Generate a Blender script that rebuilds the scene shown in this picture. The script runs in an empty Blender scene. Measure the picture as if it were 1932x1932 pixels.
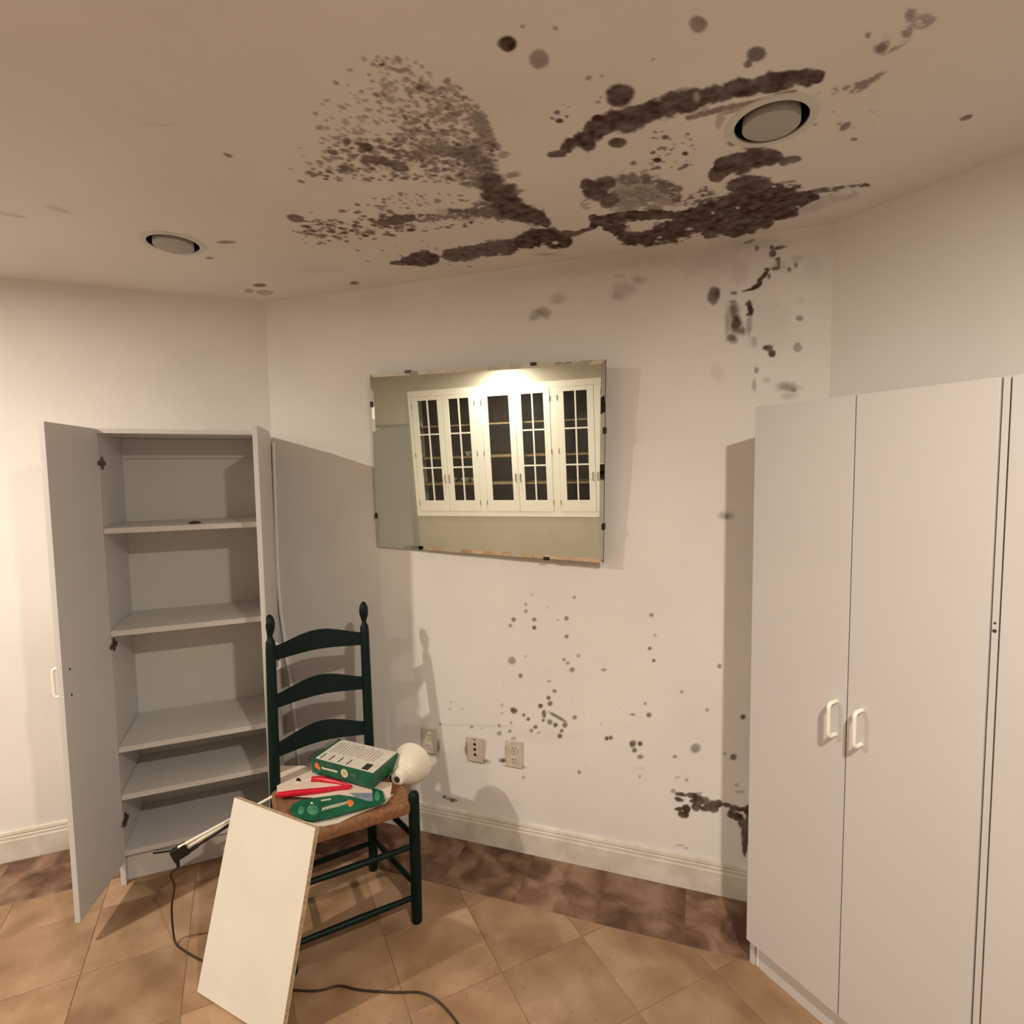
import bpy, bmesh, math, random
import numpy as np
from mathutils import Vector, Matrix
random.seed(7); RNG = np.random.default_rng(11)
SC = bpy.context.scene
COL = SC.collection
# ------------------------------------------------------------------ camera
FPX = 1050.93
pitch, roll, yaw = math.radians(4.0935), math.radians(-0.7986), math.radians(18.94)
CAM = np.array([0, 0, 1.6])
fw = np.array([0, math.cos(pitch), -math.sin(pitch)]); r0 = np.array([1., 0, 0]); u0 = np.cross(r0, fw)
rt = r0*math.cos(roll)+u0*math.sin(roll); up = -r0*math.sin(roll)+u0*math.cos(roll)
Rz = np.array([[math.cos(yaw), -math.sin(yaw), 0], [math.sin(yaw), math.cos(yaw), 0], [0, 0, 1]])
rt, up, fw = Rz@rt, Rz@up, Rz@fw
cd = bpy.data.cameras.new('camera'); cam = bpy.data.objects.new('camera', cd); COL.objects.link(cam)
cd.sensor_width = 36; cd.lens = FPX*36/1932; cd.clip_start = 0.02
cam.matrix_world = Matrix(((rt[0], up[0], -fw[0], CAM[0]), (rt[1], up[1], -fw[1], CAM[1]), (rt[2], up[2], -fw[2], CAM[2]), (0, 0, 0, 1)))
SC.camera = cam
# ------------------------------------------------------------------ world, exposure
W = bpy.data.worlds.new('world'); SC.world = W; W.use_nodes = True
W.node_tree.nodes['Background'].inputs[0].default_value = (1, .88, .75, 1)
W.node_tree.nodes['Background'].inputs[1].default_value = 0.02
SC.view_settings.view_transform = 'Standard'; SC.view_settings.look = 'None'
SC.view_settings.exposure = 0.27; SC.view_settings.gamma = 1; SC.view_settings.use_curve_mapping = False
SC.cycles.max_bounces = 10; SC.cycles.diffuse_bounces = 6; SC.cycles.use_denoising = True
# ------------------------------------------------------------------ ceiling lamps' light (the fixtures are built below)
LIT_CANS = [(-2.44, 0.10, 45.0), (0.55, 0.12, 42.0), (-2.65, -1.95, 20.0)]
for cx, cy, pw in LIT_CANS:
    l = bpy.data.lights.new('downlight', 'AREA'); l.shape = 'DISK'; l.size = 0.075; l.energy = pw; l.color = (1, .885, .74)
    o = bpy.data.objects.new('downlight_glow', l); COL.objects.link(o); o.location = (cx, cy, 2.372); o['kind'] = 'helper'

# ------------------------------------------------------------------ geometry helpers
def ray(x, y): return (x-966)*rt-(y-966)*up+FPX*fw
def hit(x, y, n, d):
    v = ray(x, y); n = np.array(n, float); return CAM+v*((d-n@CAM)/(n@v))
def pz(x, y, z): return hit(x, y, (0, 0, 1), z)
def az(t): t = math.radians(t); return np.array([math.sin(t), math.cos(t), 0])
ZC = 2.4; YB = 2.14
dL = az(48.65); nL = np.array([dL[1], -dL[0], 0])
dR = az(131.49); nR = np.array([dR[1], -dR[0], 0])
NLW, NRW = -2.882, -1.868                       # wall planes nL.p , nR.p
V3 = lambda *a: np.array(a, float)
def FL_(s, n, z): return dL*s+nL*n+V3(0, 0, z)  # left-wall frame
def FR_(s, n, z): return dR*s+nR*n+V3(0, 0, z)  # right-wall frame

class MB:
    def __init__(s): s.v = []; s.f = []
    def add(s, vs, fs):
        b = len(s.v); s.v += [tuple(map(float, q)) for q in vs]; s.f += [tuple(b+i for i in f) for f in fs]; return s
    def hexa(s, c8):   # bottom 4 ccw, top 4
        return s.add(c8, [(3, 2, 1, 0), (4, 5, 6, 7), (0, 1, 5, 4), (1, 2, 6, 5), (2, 3, 7, 6), (3, 0, 4, 7)])
    def box(s, F, a0, a1, b0, b1, z0, z1):
        return s.hexa([F(a0, b0, z0), F(a1, b0, z0), F(a1, b1, z0), F(a0, b1, z0), F(a0, b0, z1), F(a1, b0, z1), F(a1, b1, z1), F(a0, b1, z1)])
    def tube(s, pts, r, seg=10, cap=True):
        pts = [np.array(p, float) for p in pts]; n = len(pts)
        rr = r if hasattr(r, '__len__') else [r]*n
        t0 = pts[1]-pts[0]; t0 /= np.linalg.norm(t0)
        a = np.cross(t0, (0, 0, 1)); a = np.cross(t0, (1, 0, 0)) if np.linalg.norm(a) < 1e-3 else a; a /= np.linalg.norm(a)
        vs = []
        for i, p in enumerate(pts):
            t = pts[min(i+1, n-1)]-pts[max(i-1, 0)]; t /= np.linalg.norm(t)
            a = a-t*(a@t); a /= np.linalg.norm(a); b = np.cross(t, a)
            for k in range(seg):
                w = 2*math.pi*k/seg; vs.append(p+(a*math.cos(w)+b*math.sin(w))*rr[i])
        fs = [(i*seg+k, i*seg+(k+1) % seg, (i+1)*seg+(k+1) % seg, (i+1)*seg+k) for i in range(n-1) for k in range(seg)]
        if cap: fs += [tuple(range(seg-1, -1, -1)), tuple((n-1)*seg+k for k in range(seg))]
        return s.add(vs, fs)
    def lathe(s, prof, c, axis=(0, 0, 1), seg=32, cap=True):   # prof: (dist along axis, radius)
        ax = np.array(axis, float); ax /= np.linalg.norm(ax); c = np.array(c, float)
        pts = [c+ax*h for h, _ in prof]
        a = np.cross(ax, (0.3, 1, 0)); a /= np.linalg.norm(a); b = np.cross(ax, a); vs = []
        for (h, r), p in zip(prof, pts):
            for k in range(seg):
                w = 2*math.pi*k/seg; vs.append(p+(a*math.cos(w)+b*math.sin(w))*max(r, 1e-4))
        n = len(prof)
        fs = [(i*seg+k, i*seg+(k+1) % seg, (i+1)*seg+(k+1) % seg, (i+1)*seg+k) for i in range(n-1) for k in range(seg)]
        if cap: fs += [tuple(range(seg-1, -1, -1)), tuple((n-1)*seg+k for k in range(seg))]
        return s.add(vs, fs)
    def prism(s, poly, off):   # poly 3D list, offset vector
        n = len(poly); off = np.array(off, float)
        vs = [np.array(p, float) for p in poly]; vs += [p+off for p in vs]
        return s.add(vs, [tuple(range(n-1, -1, -1)), tuple(range(n, 2*n))]+[(i, (i+1) % n, n+(i+1) % n, n+i) for i in range(n)])

def wloc(p): return np.array(p['wloc']) if p is not None else np.zeros(3)
def empty(name, loc):
    o = bpy.data.objects.new(name, None); COL.objects.link(o); o.location = loc; o.empty_display_size = .05; o['wloc'] = [float(q) for q in loc]; return o
def build(name, mb, m, parent=None, loc=None, smooth=False, bevel=0, seg=2, fix=True):
    """link the collected shape as ONE mesh; loc = its origin in world space"""
    if loc is None: loc = np.array(mb.v).mean(0) if len(mb.v) else np.zeros(3)
    loc = np.array(loc, float)
    me = bpy.data.meshes.new(name)
    me.from_pydata([tuple(np.array(v)-loc) for v in mb.v], [], mb.f)
    if fix:
        bm = bmesh.new(); bm.from_mesh(me); bmesh.ops.recalc_face_normals(bm, faces=bm.faces); bm.to_mesh(me); bm.free()
    if smooth:
        for p in me.polygons: p.use_smooth = True
    me.materials.append(m)
    o = bpy.data.objects.new(name, me); COL.objects.link(o)
    o['wloc'] = [float(q) for q in loc]
    if parent is not None: o.parent = parent; o.location = loc-wloc(parent)
    else: o.location = loc
    if bevel:
        b = o.modifiers.new('edge', 'BEVEL'); b.width = bevel; b.segments = seg; b.limit_method = 'ANGLE'; b.angle_limit = math.radians(40)
    if smooth:
        try:
            me.set_sharp_from_angle(angle=math.radians(42))
        except Exception: pass
    return o
def tag(o, label, cat, group=None, kind=None):
    o['label'] = label
    o['category'] = cat
    if group: o['group'] = group
    if kind: o['kind'] = kind
    return o
def struct(o): o['kind'] = 'structure'; return o

# ------------------------------------------------------------------ materials
def mat(name, col, rough=.5, var=.06, scale=12, spec=.4, metal=0, bump=0, bscale=60, emis=None, col2=None, coat=0):
    m = bpy.data.materials.new(name); m.use_nodes = True; N = m.node_tree.nodes; L = m.node_tree.links
    b = N['Principled BSDF']; b.inputs['Roughness'].default_value = rough; b.inputs['Metallic'].default_value = metal
    b.inputs['Specular IOR Level'].default_value = spec; b.inputs['Coat Weight'].default_value = coat
    tc = N.new('ShaderNodeTexCoord'); nz = N.new('ShaderNodeTexNoise'); nz.inputs['Scale'].default_value = scale; nz.inputs['Detail'].default_value = 5
    L.new(tc.outputs['Object'], nz.inputs['Vector'])
    mx = N.new('ShaderNodeMix'); mx.data_type = 'RGBA'
    c2 = col2 if col2 else tuple(max(0, c*(1-var*2)) for c in col)
    mx.inputs['A'].default_value = (*c2, 1); mx.inputs['B'].default_value = (*[min(1, c*(1+(0 if col2 else var))) for c in col], 1)
    rp = N.new('ShaderNodeMapRange'); rp.inputs['From Min'].default_value = .3; rp.inputs['From Max'].default_value = .7
    L.new(nz.outputs['Fac'], rp.inputs['Value']); L.new(rp.outputs['Result'], mx.inputs['Factor']); L.new(mx.outputs['Result'], b.inputs['Base Color'])
    if bump:
        n2 = N.new('ShaderNodeTexNoise'); n2.inputs['Scale'].default_value = bscale; n2.inputs['Detail'].default_value = 4
        L.new(tc.outputs['Object'], n2.inputs['Vector'])
        bp = N.new('ShaderNodeBump'); bp.inputs['Strength'].default_value = bump; bp.inputs['Distance'].default_value = .003
        L.new(n2.outputs['Fac'], bp.inputs['Height']); L.new(bp.outputs['Normal'], b.inputs['Normal'])
    if emis:
        b.inputs['Emission Color'].default_value = (*emis[:3], 1); b.inputs['Emission Strength'].default_value = emis[3]
    return m
def mould_mat(name, paint, mould, rough=.75, lo=.80):
    """painted plaster with mould growing on it; the vertex attribute 'mould' says where (0 clean .. 1 black)"""
    m = mat(name, paint, rough, .03, 2.2, .25, bump=.12, bscale=140); N = m.node_tree.nodes; L = m.node_tree.links
    b = N['Principled BSDF']; base = b.inputs['Base Color'].links[0].from_socket
    at = N.new('ShaderNodeAttribute'); at.attribute_name = 'mould'
    tc = N.new('ShaderNodeTexCoord')
    n1 = N.new('ShaderNodeTexNoise'); n1.inputs['Scale'].default_value = 30; n1.inputs['Detail'].default_value = 5; L.new(tc.outputs['Object'], n1.inputs['Vector'])
    mr = N.new('ShaderNodeMapRange'); mr.inputs['From Min'].default_value = .3; mr.inputs['From Max'].default_value = .7; mr.inputs['To Min'].default_value = lo; mr.inputs['To Max'].default_value = 1.09
    L.new(n1.outputs['Fac'], mr.inputs['Value'])
    mu = N.new('ShaderNodeMath'); mu.operation = 'MULTIPLY'; mu.use_clamp = True; L.new(at.outputs['Fac'], mu.inputs[0]); L.new(mr.outputs['Result'], mu.inputs[1])
    mx = N.new('ShaderNodeMix'); mx.data_type = 'RGBA'; mx.inputs['B'].default_value = (*mould, 1)
    L.new(base, mx.inputs['A']); L.new(mu.outputs[0], mx.inputs['Factor']); L.new(mx.outputs['Result'], b.inputs['Base Color'])
    return m
def tile_mat(name, c1, c2, c3, rough, vein, vs=5.0):
    m = bpy.data.materials.new(name); m.use_nodes = True; N = m.node_tree.nodes; L = m.node_tree.links
    b = N['Principled BSDF']; b.inputs['Specular IOR Level'].default_value = .35
    g = N.new('ShaderNodeNewGeometry'); oi = N.new('ShaderNodeObjectInfo')
    ad = N.new('ShaderNodeVectorMath'); ad.operation = 'MULTIPLY_ADD'; ad.inputs[1].default_value = (1, 1, 1)
    cb = N.new('ShaderNodeCombineXYZ'); ml = N.new('ShaderNodeMath'); ml.operation = 'MULTIPLY'; ml.inputs[1].default_value = 37.0
    L.new(oi.outputs['Random'], ml.inputs[0]); L.new(ml.outputs[0], cb.inputs[2]); L.new(g.outputs['Position'], ad.inputs[0]); L.new(cb.outputs[0], ad.inputs[2])
    n1 = N.new('ShaderNodeTexNoise'); n1.inputs['Scale'].default_value = vs; n1.inputs['Detail'].default_value = 7; n1.inputs['Distortion'].default_value = vein; L.new(ad.outputs[0], n1.inputs['Vector'])
    n2 = N.new('ShaderNodeTexNoise'); n2.inputs['Scale'].default_value = 60; n2.inputs['Detail'].default_value = 5; L.new(ad.outputs[0], n2.inputs['Vector'])
    cr = N.new('ShaderNodeValToRGB'); e = cr.color_ramp.elements
    e[0].position = .34; e[0].color = (*c1, 1); e[1].position = .68; e[1].color = (*c3, 1); q = e.new(.5); q.color = (*c2, 1)
    L.new(n1.outputs['Fac'], cr.inputs['Fac'])
    sp = N.new('ShaderNodeMapRange'); sp.inputs['From Min'].default_value = .64; sp.inputs['From Max'].default_value = .74; sp.inputs['To Max'].default_value = .35
    L.new(n2.outputs['Fac'], sp.inputs['Value'])
    mx = N.new('ShaderNodeMix'); mx.data_type = 'RGBA'; mx.inputs['B'].default_value = (c1[0]*.45, c1[1]*.42, c1[2]*.4, 1)
    L.new(cr.outputs['Color'], mx.inputs['A']); L.new(sp.outputs['Result'], mx.inputs['Factor'])
    hs = N.new('ShaderNodeHueSaturation'); vr = N.new('ShaderNodeMapRange'); vr.inputs['To Min'].default_value = .93; vr.inputs['To Max'].default_value = 1.07
    L.new(oi.outputs['Random'], vr.inputs['Value']); L.new(vr.outputs['Result'], hs.inputs['Value']); L.new(mx.outputs['Result'], hs.inputs['Color']); L.new(hs.outputs['Color'], b.inputs['Base Color'])
    b.inputs['Roughness'].default_value = rough
    bp = N.new('ShaderNodeBump'); bp.inputs['Strength'].default_value = .12; bp.inputs['Distance'].default_value = .002; L.new(n2.outputs['Fac'], bp.inputs['Height']); L.new(bp.outputs['Normal'], b.inputs['Normal'])
    return m
PAINT = (.78, .768, .745)
M = dict(
    ceil=mould_mat('ceiling_paint', (.78, .76, .725), (.050, .014, .007), lo=.88),
    wall=mould_mat('wall_paint', PAINT, (.07, .038, .025), lo=.85),
    base=mat('baseboard_paint', (.74, .72, .66), .5, .05, 9, .4, bump=.05, bscale=30, col2=(.55, .50, .42)),
    lam=mat('white_laminate', (.60, .59, .585), .42, .012, 3, .4),
    lamin=mat('white_laminate_inside', (.64, .63, .60), .5, .02, 3, .35),
    edge=mat('laminate_edge', (.80, .77, .73), .4, .015, 6, .4),
    chip=mat('chipboard_edge', (.50, .36, .23), .8, .2, 90, .2),
    lam2=mat('board_laminate', (.76, .73, .66), .4, .03, 5, .4),
    handle=mat('white_plastic', (.86, .84, .78), .3, .01, 10, .5),
    hinge=mat('hinge_metal', (.10, .07, .05), .45, .1, 40, .5, metal=.6),
    hole=mat('dark_hole', (.03, .02, .015), .9, .1, 40, .1),
    green=mat('dark_green_paint', (.0025, .013, .0115), .48, .15, 25, .18, bump=.1, bscale=80),
    rush=mat('woven_rush', (.30, .145, .07), .7, .2, 70, .3, bump=.5, bscale=200, col2=(.17, .08, .04)),
    black=mat('black_plastic', (.012, .011, .01), .4, .1, 20, .4),
    cord=mat('brown_cord', (.035, .018, .009), .5, .1, 20, .4),
    lampw=mat('cream_enamel', (.80, .75, .64), .35, .02, 10, .5),
    trimw=mat('can_trim_white', (.66, .66, .62), .5, .02, 10, .4),
    lens=mat('frosted_lens_off', (.43, .42, .385), .55, .02, 10, .4),
    plate=mat('outlet_plate', (.66, .60, .52), .45, .05, 30, .4, col2=(.50, .44, .37)),
    grey=mat('grey_panel', (.34, .345, .32), .55, .02, 3, .3),
    cabw=mat('white_cabinet_gloss', (.88, .87, .80), .35, .01, 4, .5),
    dark=mat('cabinet_interior', (.05, .022, .014), .7, .2, 6, .2),
    wood=mat('shelf_wood', (.50, .33, .17), .5, .2, 20, .3),
    ceramic=mat('white_ceramic', (.8, .78, .72), .25, .02, 10, .5),
    steel=mat('pull_steel', (.35, .31, .24), .3, .05, 30, .5, metal=.8),
    pgreen=mat('printed_green_card', (.006, .115, .055), .35, .2, 25, .5),
    pgreen2=mat('printed_light_green', (.07, .26, .14), .35, .2, 30, .5),
    pwhite=mat('printed_white_card', (.66, .62, .54), .5, .05, 30, .4),
    pblack=mat('print_black', (.03, .03, .025), .5, .1, 30, .4),
    pgrey=mat('print_grey', (.36, .33, .27), .5, .1, 60, .4),
    porange=mat('print_orange', (.80, .20, .05), .45, .1, 30, .4),
    pyellow=mat('print_yellow', (.62, .50, .08), .45, .1, 30, .4),
    pcream=mat('print_cream', (.78, .78, .60), .45, .05, 30, .4),
    pink=mat('pink_card', (.66, .50, .42), .5, .1, 30, .4, col2=(.70, .60, .50)),
    red=mat('red_plastic', (.62, .008, .03), .3, .1, 20, .5),
    blue=mat('blue_grey_card', (.22, .27, .34), .35, .15, 40, .5),
    strand=mat('pale_strand', (.84, .80, .76), .5, .04, 20, .3),
)
M['emit'] = mat('lit_lens', (.9, .85, .7), .5, .0, 5, .3, emis=(1, .885, .74, 22))
def glass(name, tint=(1, 1, 1), rough=.02, alpha=.15):
    m = bpy.data.materials.new(name); m.use_nodes = True; N = m.node_tree.nodes; L = m.node_tree.links
    out = N['Material Output']; N.remove(N['Principled BSDF'])
    g = N.new('ShaderNodeBsdfGlossy'); g.inputs['Roughness'].default_value = rough; t = N.new('ShaderNodeBsdfTransparent'); t.inputs[0].default_value = (*tint, 1)
    nz = N.new('ShaderNodeTexNoise'); nz.inputs['Scale'].default_value = 8
    mr = N.new('ShaderNodeMapRange'); mr.inputs['To Min'].default_value = alpha*.7; mr.inputs['To Max'].default_value = alpha*1.3; L.new(nz.outputs['Fac'], mr.inputs['Value'])
    mx = N.new('ShaderNodeMixShader'); L.new(mr.outputs['Result'], mx.inputs[0]); L.new(t.outputs[0], mx.inputs[1]); L.new(g.outputs[0], mx.inputs[2]); L.new(mx.outputs[0], out.inputs[0])
    return m
M['glass'] = glass('window_glass', (.9, .92, .9), .02, .035)
M['film'] = glass('clear_plastic_film', (.85, .9, .85), .12, .18)
def mirror_mat():
    m = bpy.data.materials.new('mirror_glass'); m.use_nodes = True; N = m.node_tree.nodes; L = m.node_tree.links; b = N['Principled BSDF']
    b.inputs['Metallic'].default_value = 1; b.inputs['Roughness'].default_value = .0
    nz = N.new('ShaderNodeTexNoise'); nz.inputs['Scale'].default_value = 3; cr = N.new('ShaderNodeValToRGB')
    cr.color_ramp.elements[0].color = (.86, .90, .84, 1); cr.color_ramp.elements[1].color = (.89, .92, .87, 1)
    L.new(nz.outputs['Fac'], cr.inputs['Fac']); L.new(cr.outputs['Color'], b.inputs['Base Color']); return m
M['mirror'] = mirror_mat()

# ------------------------------------------------------------------ mould maps on ceiling and back wall
def vnoise(x, y, f, seed):
    g = np.random.default_rng(seed).random((256, 256)); X = x*f+40; Y = y*f+40
    i = np.floor(X).astype(int); j = np.floor(Y).astype(int); a = X-i; b = Y-j; a = a*a*(3-2*a); b = b*b*(3-2*b)
    G = lambda p, q: g[p % 256, q % 256]
    return (G(i, j)*(1-a)+G(i+1, j)*a)*(1-b)+(G(i, j+1)*(1-a)+G(i+1, j+1)*a)*b
class MouldMap:
    def __init__(s, xs, ys, to_uv):
        s.xs, s.ys, s.to_uv = xs, ys, to_uv; s.A = np.zeros((len(xs), len(ys)))
        X, Y = np.meshgrid(xs, ys, indexing='ij'); s.X, s.Y = X, Y
        s.n = (vnoise(X, Y, 28, 1)-.5)*.8+(vnoise(X, Y, 75, 2)-.5)*.6+(vnoise(X, Y, 150, 3)-.5)*.35
        s.h = vnoise(X, Y, 100, 5)*.6+vnoise(X, Y, 45, 6)*.4
    def uv_ell(s, u, v, J, tone, soft=.25, wob=.35, holes=0, mode='max'):
        R = 1.35*math.hypot(*np.abs(J).sum(1))
        i0, i1 = np.searchsorted(s.xs, (u-R, u+R)); j0, j1 = np.searchsorted(s.ys, (v-R, v+R))
        if i1 <= i0 or j1 <= j0: return
        sl = (slice(i0, i1), slice(j0, j1)); K = np.linalg.inv(J)
        dx = s.X[sl]-u; dy = s.Y[sl]-v; a = K[0, 0]*dx+K[0, 1]*dy; b = K[1, 0]*dx+K[1, 1]*dy
        d = np.sqrt(a*a+b*b)+s.n[sl]*wob
        w = np.clip((1-d)/soft, 0, 1); w = w*w*(3-2*w)*tone
        if holes: w = w*np.clip((s.h[sl]-holes)/.12+.5, .12, 1)
        if mode == 'max': s.A[sl] = np.maximum(s.A[sl], w)
        else: s.A[sl] = s.A[sl]*(1-w)
    def px(s, x, y, a, b=None, rot=0, tone=.7, **k):
        b = a if b is None else b; c = s.to_uv(x, y)
        ex = (s.to_uv(x+1, y)-s.to_uv(x-1, y))/2; ey = (s.to_uv(x, y+1)-s.to_uv(x, y-1))/2; t = math.radians(rot)
        J = np.stack([(ex*math.cos(t)+ey*math.sin(t))*a, (-ex*math.sin(t)+ey*math.cos(t))*b], 1)
        s.uv_ell(c[0], c[1], J, tone, **k)
    def line(s, pts, tone, **k):
        for (x0, y0, r0), (x1, y1, r1) in zip(pts, pts[1:]):
            n = max(1, int(math.hypot(x1-x0, y1-y0)/(min(r0, r1)*.7+1)))
            for i in range(n+1):
                t = i/n; r = r0+(r1-r0)*t
                s.px(x0+(x1-x0)*t+random.uniform(-.2, .2)*r, y0+(y1-y0)*t+random.uniform(-.15, .15)*r, r*1.38, r*random.uniform(1.0, 1.2), 0, tone*random.uniform(.93, 1.03), **k)
def axis_coords(lo, hi, d0, d1, fine, coarse):
    a = [] if d0 <= lo else list(np.linspace(lo, d0, max(2, int((d0-lo)/coarse)+1)))[:-1]
    a += list(np.linspace(d0, d1, int((d1-d0)/fine)+1))
    if d1 < hi: a += list(np.linspace(d1, hi, max(2, int((hi-d1)/coarse)+1)))[1:]
    return np.array(a)
def grid_mesh(name, mm, to3, m, holes=(), flip=False):
    nx, ny = mm.X.shape; P = to3(mm.X, mm.Y).reshape(-1, 3)
    idx = np.arange(nx*ny).reshape(nx, ny); q = np.stack([idx[:-1, :-1], idx[1:, :-1], idx[1:, 1:], idx[:-1, 1:]], -1)
    cx = (mm.X[:-1, :-1]+mm.X[1:, 1:])/2; cy = (mm.Y[:-1, :-1]+mm.Y[1:, 1:])/2; keep = np.ones(cx.shape, bool)
    for hx, hy, r in holes: keep &= np.hypot(cx-hx, cy-hy) > r
    q = q[keep]
    if flip: q = q[:, ::-1]
    me = bpy.data.meshes.new(name); me.vertices.add(len(P)); me.vertices.foreach_set('co', P.astype(np.float32).ravel())
    me.loops.add(q.size); me.loops.foreach_set('vertex_index', q.astype(np.int32).ravel())
    me.polygons.add(len(q)); me.polygons.foreach_set('loop_start', np.arange(0, q.size, 4, dtype=np.int32))
    me.update(calc_edges=True); me.validate()
    at = me.attributes.new('mould', 'FLOAT', 'POINT'); at.data.foreach_set('value', (1-(1-np.clip(mm.A, 0, 1))**1.3).astype(np.float32).ravel())
    me.materials.append(m); o = bpy.data.objects.new(name, me); COL.objects.link(o); o['wloc'] = [0., 0., 0.]; return struct(o)

CANS = [(0.141, 1.475), (-1.729, 1.495)]
xs = axis_coords(-5.2, 2.8, -2.25, .75, .0042, .5); ys = axis_coords(-3.2, 2.3, .95, 2.16, .0042, .5)
cm = MouldMap(xs, ys, lambda x, y: pz(x, y, ZC)[:2])
E_ = lambda x, y, a, b=None, rot=0, tone=.7, **k: cm.px(x, y, a, b, rot, tone, **k)
# speckled area left of the lamp
def speckle(poly, n, rmin, rmax, tone, bias=None, seed=0):
    rg = random.Random(seed); xsn = [p[0] for p in poly]; ysn = [p[1] for p in poly]; c = 0; tries = 0
    while c < n and tries < n*60:
        tries += 1
        x = rg.uniform(min(xsn), max(xsn)); y = rg.uniform(min(ysn), max(ysn)); ins = False
        for (x0, y0), (x1, y1) in zip(poly, poly[1:]+poly[:1]):
            if (y0 > y) != (y1 > y) and x < (x1-x0)*(y-y0)/(y1-y0)+x0: ins = not ins
        if not ins or (bias and rg.random() > bias(x, y)): continue
        u, v = pz(x, y, ZC)[:2]; r = rmin+(rmax-rmin)*rg.random()**2.2
        t = rg.uniform(0, 3.1); J = np.array([[math.cos(t), -math.sin(t)], [math.sin(t), math.cos(t)]])@np.diag([r*rg.uniform(1, 1.5), r*.9])
        cm.uv_ell(u, v, J, tone*rg.uniform(.55, 1.1), soft=.5, wob=.3); c += 1
poly1 = [(500, 150), (600, 175), (700, 95), (800, 115), (880, 175), (925, 235), (935, 330), (900, 352), (700, 335), (620, 350), (440, 372), (420, 350), (520, 300), (600, 230)]
speckle(poly1, 520, .0045, .013, .5, lambda x, y: .03+.97*max(0, min(1, (x-560)/360))**1.4*(.3+.7*min(1, max(0, (y-90)/200))), 3)
speckle([(780, 150), (870, 175), (930, 240), (930, 330), (740, 300), (760, 220)], 330, .0045, .012, .62, None, 4)
speckle([(620, 262), (940, 262), (940, 335), (560, 345), (600, 300)], 300, .006, .014, .72, lambda x, y: .25+.75*(x-560)/380, 5)
speckle([(540, 405), (640, 395), (760, 355), (860, 365), (960, 395), (950, 420), (760, 445), (560, 460)], 190, .005, .015, .72, None, 6)
speckle([(560, 425), (760, 395), (790, 440), (600, 462)], 80, .008, .018, .8, None, 8)
speckle([(640, 200), (760, 100), (820, 140), (760, 260), (560, 300)], 90, .004, .010, .42, None, 9)
speckle([(700, 445), (960, 470), (960, 505), (640, 500)], 30, .005, .012, .6, None, 10)
speckle([(1030, 180), (1260, 100), (1320, 160), (1100, 330)], 14, .004, .008, .5, None, 12)
speckle([(1230, 240), (1310, 255), (1310, 330), (1220, 320)], 42, .004, .011, .72, None, 13)
speckle([(1500, 150), (1650, 160), (1650, 290), (1520, 290)], 18, .003, .008, .4, None, 14)
for q in [(333, 80, 19, 11, 25, .55), (957, 83, 19, 17, 0, .92), (1018, 113, 24, 22, 0, .5), (1317, 46, 20, 19, 0, .55), (1428, 102, 22, 16, -15, .72), (1412, 120, 10, 8, -50, .7),
          (1170, 181, 31, 26, 0, .86), (985, 50, 5, 6, 0, .4), (1048, 53, 6, 5, 0, .4), (1111, 147, 7, 6, 0, .45), (692, 278, 14, 9, 15, .85), (628, 287, 13, 6, 10, .75), (558, 412, 19, 8, 12, .7),
          (430, 293, 10, 4, 20, .55), (427, 457, 21, 3.5, 0, .5), (395, 487, 8, 3, 5, .5), (490, 538, 14, 4, 0, .65), (470, 549, 10, 5, 0, .35), (500, 552, 20, 6, 3, .3), (669, 534, 10, 4, 0, .65),
          (1041, 223, 5, 3, 0, .6), (1051, 212, 7, 5, 0, .75), (1056, 228, 9, 5, 0, .85), (1069, 220, 4, 4, 0, .8), (1595, 238, 15, 7, -35, .6), (1611, 263, 8, 4, 0, .55), (1823, 222, 15, 5, -20, .65),
          (1255, 259, 9, 5, 0, .75), (1241, 302, 9, 6, 0, .9), (1195, 308, 7, 5, 0, .6), (1293, 290, 7, 5, 0, .8), (704, 121, 6, 5, 0, .5), (722, 122, 8, 5, 0, .75), (764, 132, 12, 6, 0, .5), (793, 166, 12, 9, 20, .7),
          (40, 40, 40, 4, 25, .12), (110, 395, 30, 5, 15, .15), (20, 405, 40, 4, 10, .15), (300, 235, 40, 4, 0, .08), (600, 510, 60, 5, 0, .06)]:
    E_(*q[:5], tone=q[5], soft=.3, wob=.22)
for q in [(1718, 25, 20, 18, -30, .5), (1742, 42, 26, 18, -25, .42), (1712, 62, 16, 16, 0, .5), (1664, 88, 20, 13, -30, .62), (1672, 76, 12, 12, 0, .6), (1640, 66, 9, 7, 0, .6), (1692, 88, 34, 6, -28, .4),
          (1575, 172, 12, 8, -20, .5), (1596, 165, 12, 5, -20, .5), (1622, 163, 24, 12, -25, .55), (1650, 148, 30, 7, -28, .5)]:
    E_(*q[:5], tone=q[5], soft=.5, wob=.5, holes=.35)
cm.line([(1040, 293, 6), (1060, 288, 8), (1078, 270, 12), (1105, 262, 16), (1130, 240, 20), (1160, 228, 20), (1200, 222, 22), (1240, 207, 20), (1280, 197, 22), (1320, 184, 20), (1360, 178, 19), (1383, 166, 18), (1420, 166, 15), (1450, 160, 17), (1480, 151, 19), (1515, 148, 17), (1538, 145, 13)], .86, soft=.3, wob=.45)
cm.line([(1300, 222, 6), (1360, 206, 6), (1430, 190, 5), (1500, 172, 5)], .6, soft=.5, wob=.5)
E_(1315, 183, 9, 14, 0, tone=.45, mode='cut', soft=.6); E_(1500, 163, 4, 4, 0, tone=.7, mode='cut')
for q in [(1164, 270, 21, 11, 0, .82), (1127, 224, 14, 10, 0, .95), (1110, 275, 18, 12, 0, .8), (1075, 268, 12, 8, 0, .95)]: E_(*q[:5], tone=q[5], soft=.3, wob=.2)
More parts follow.
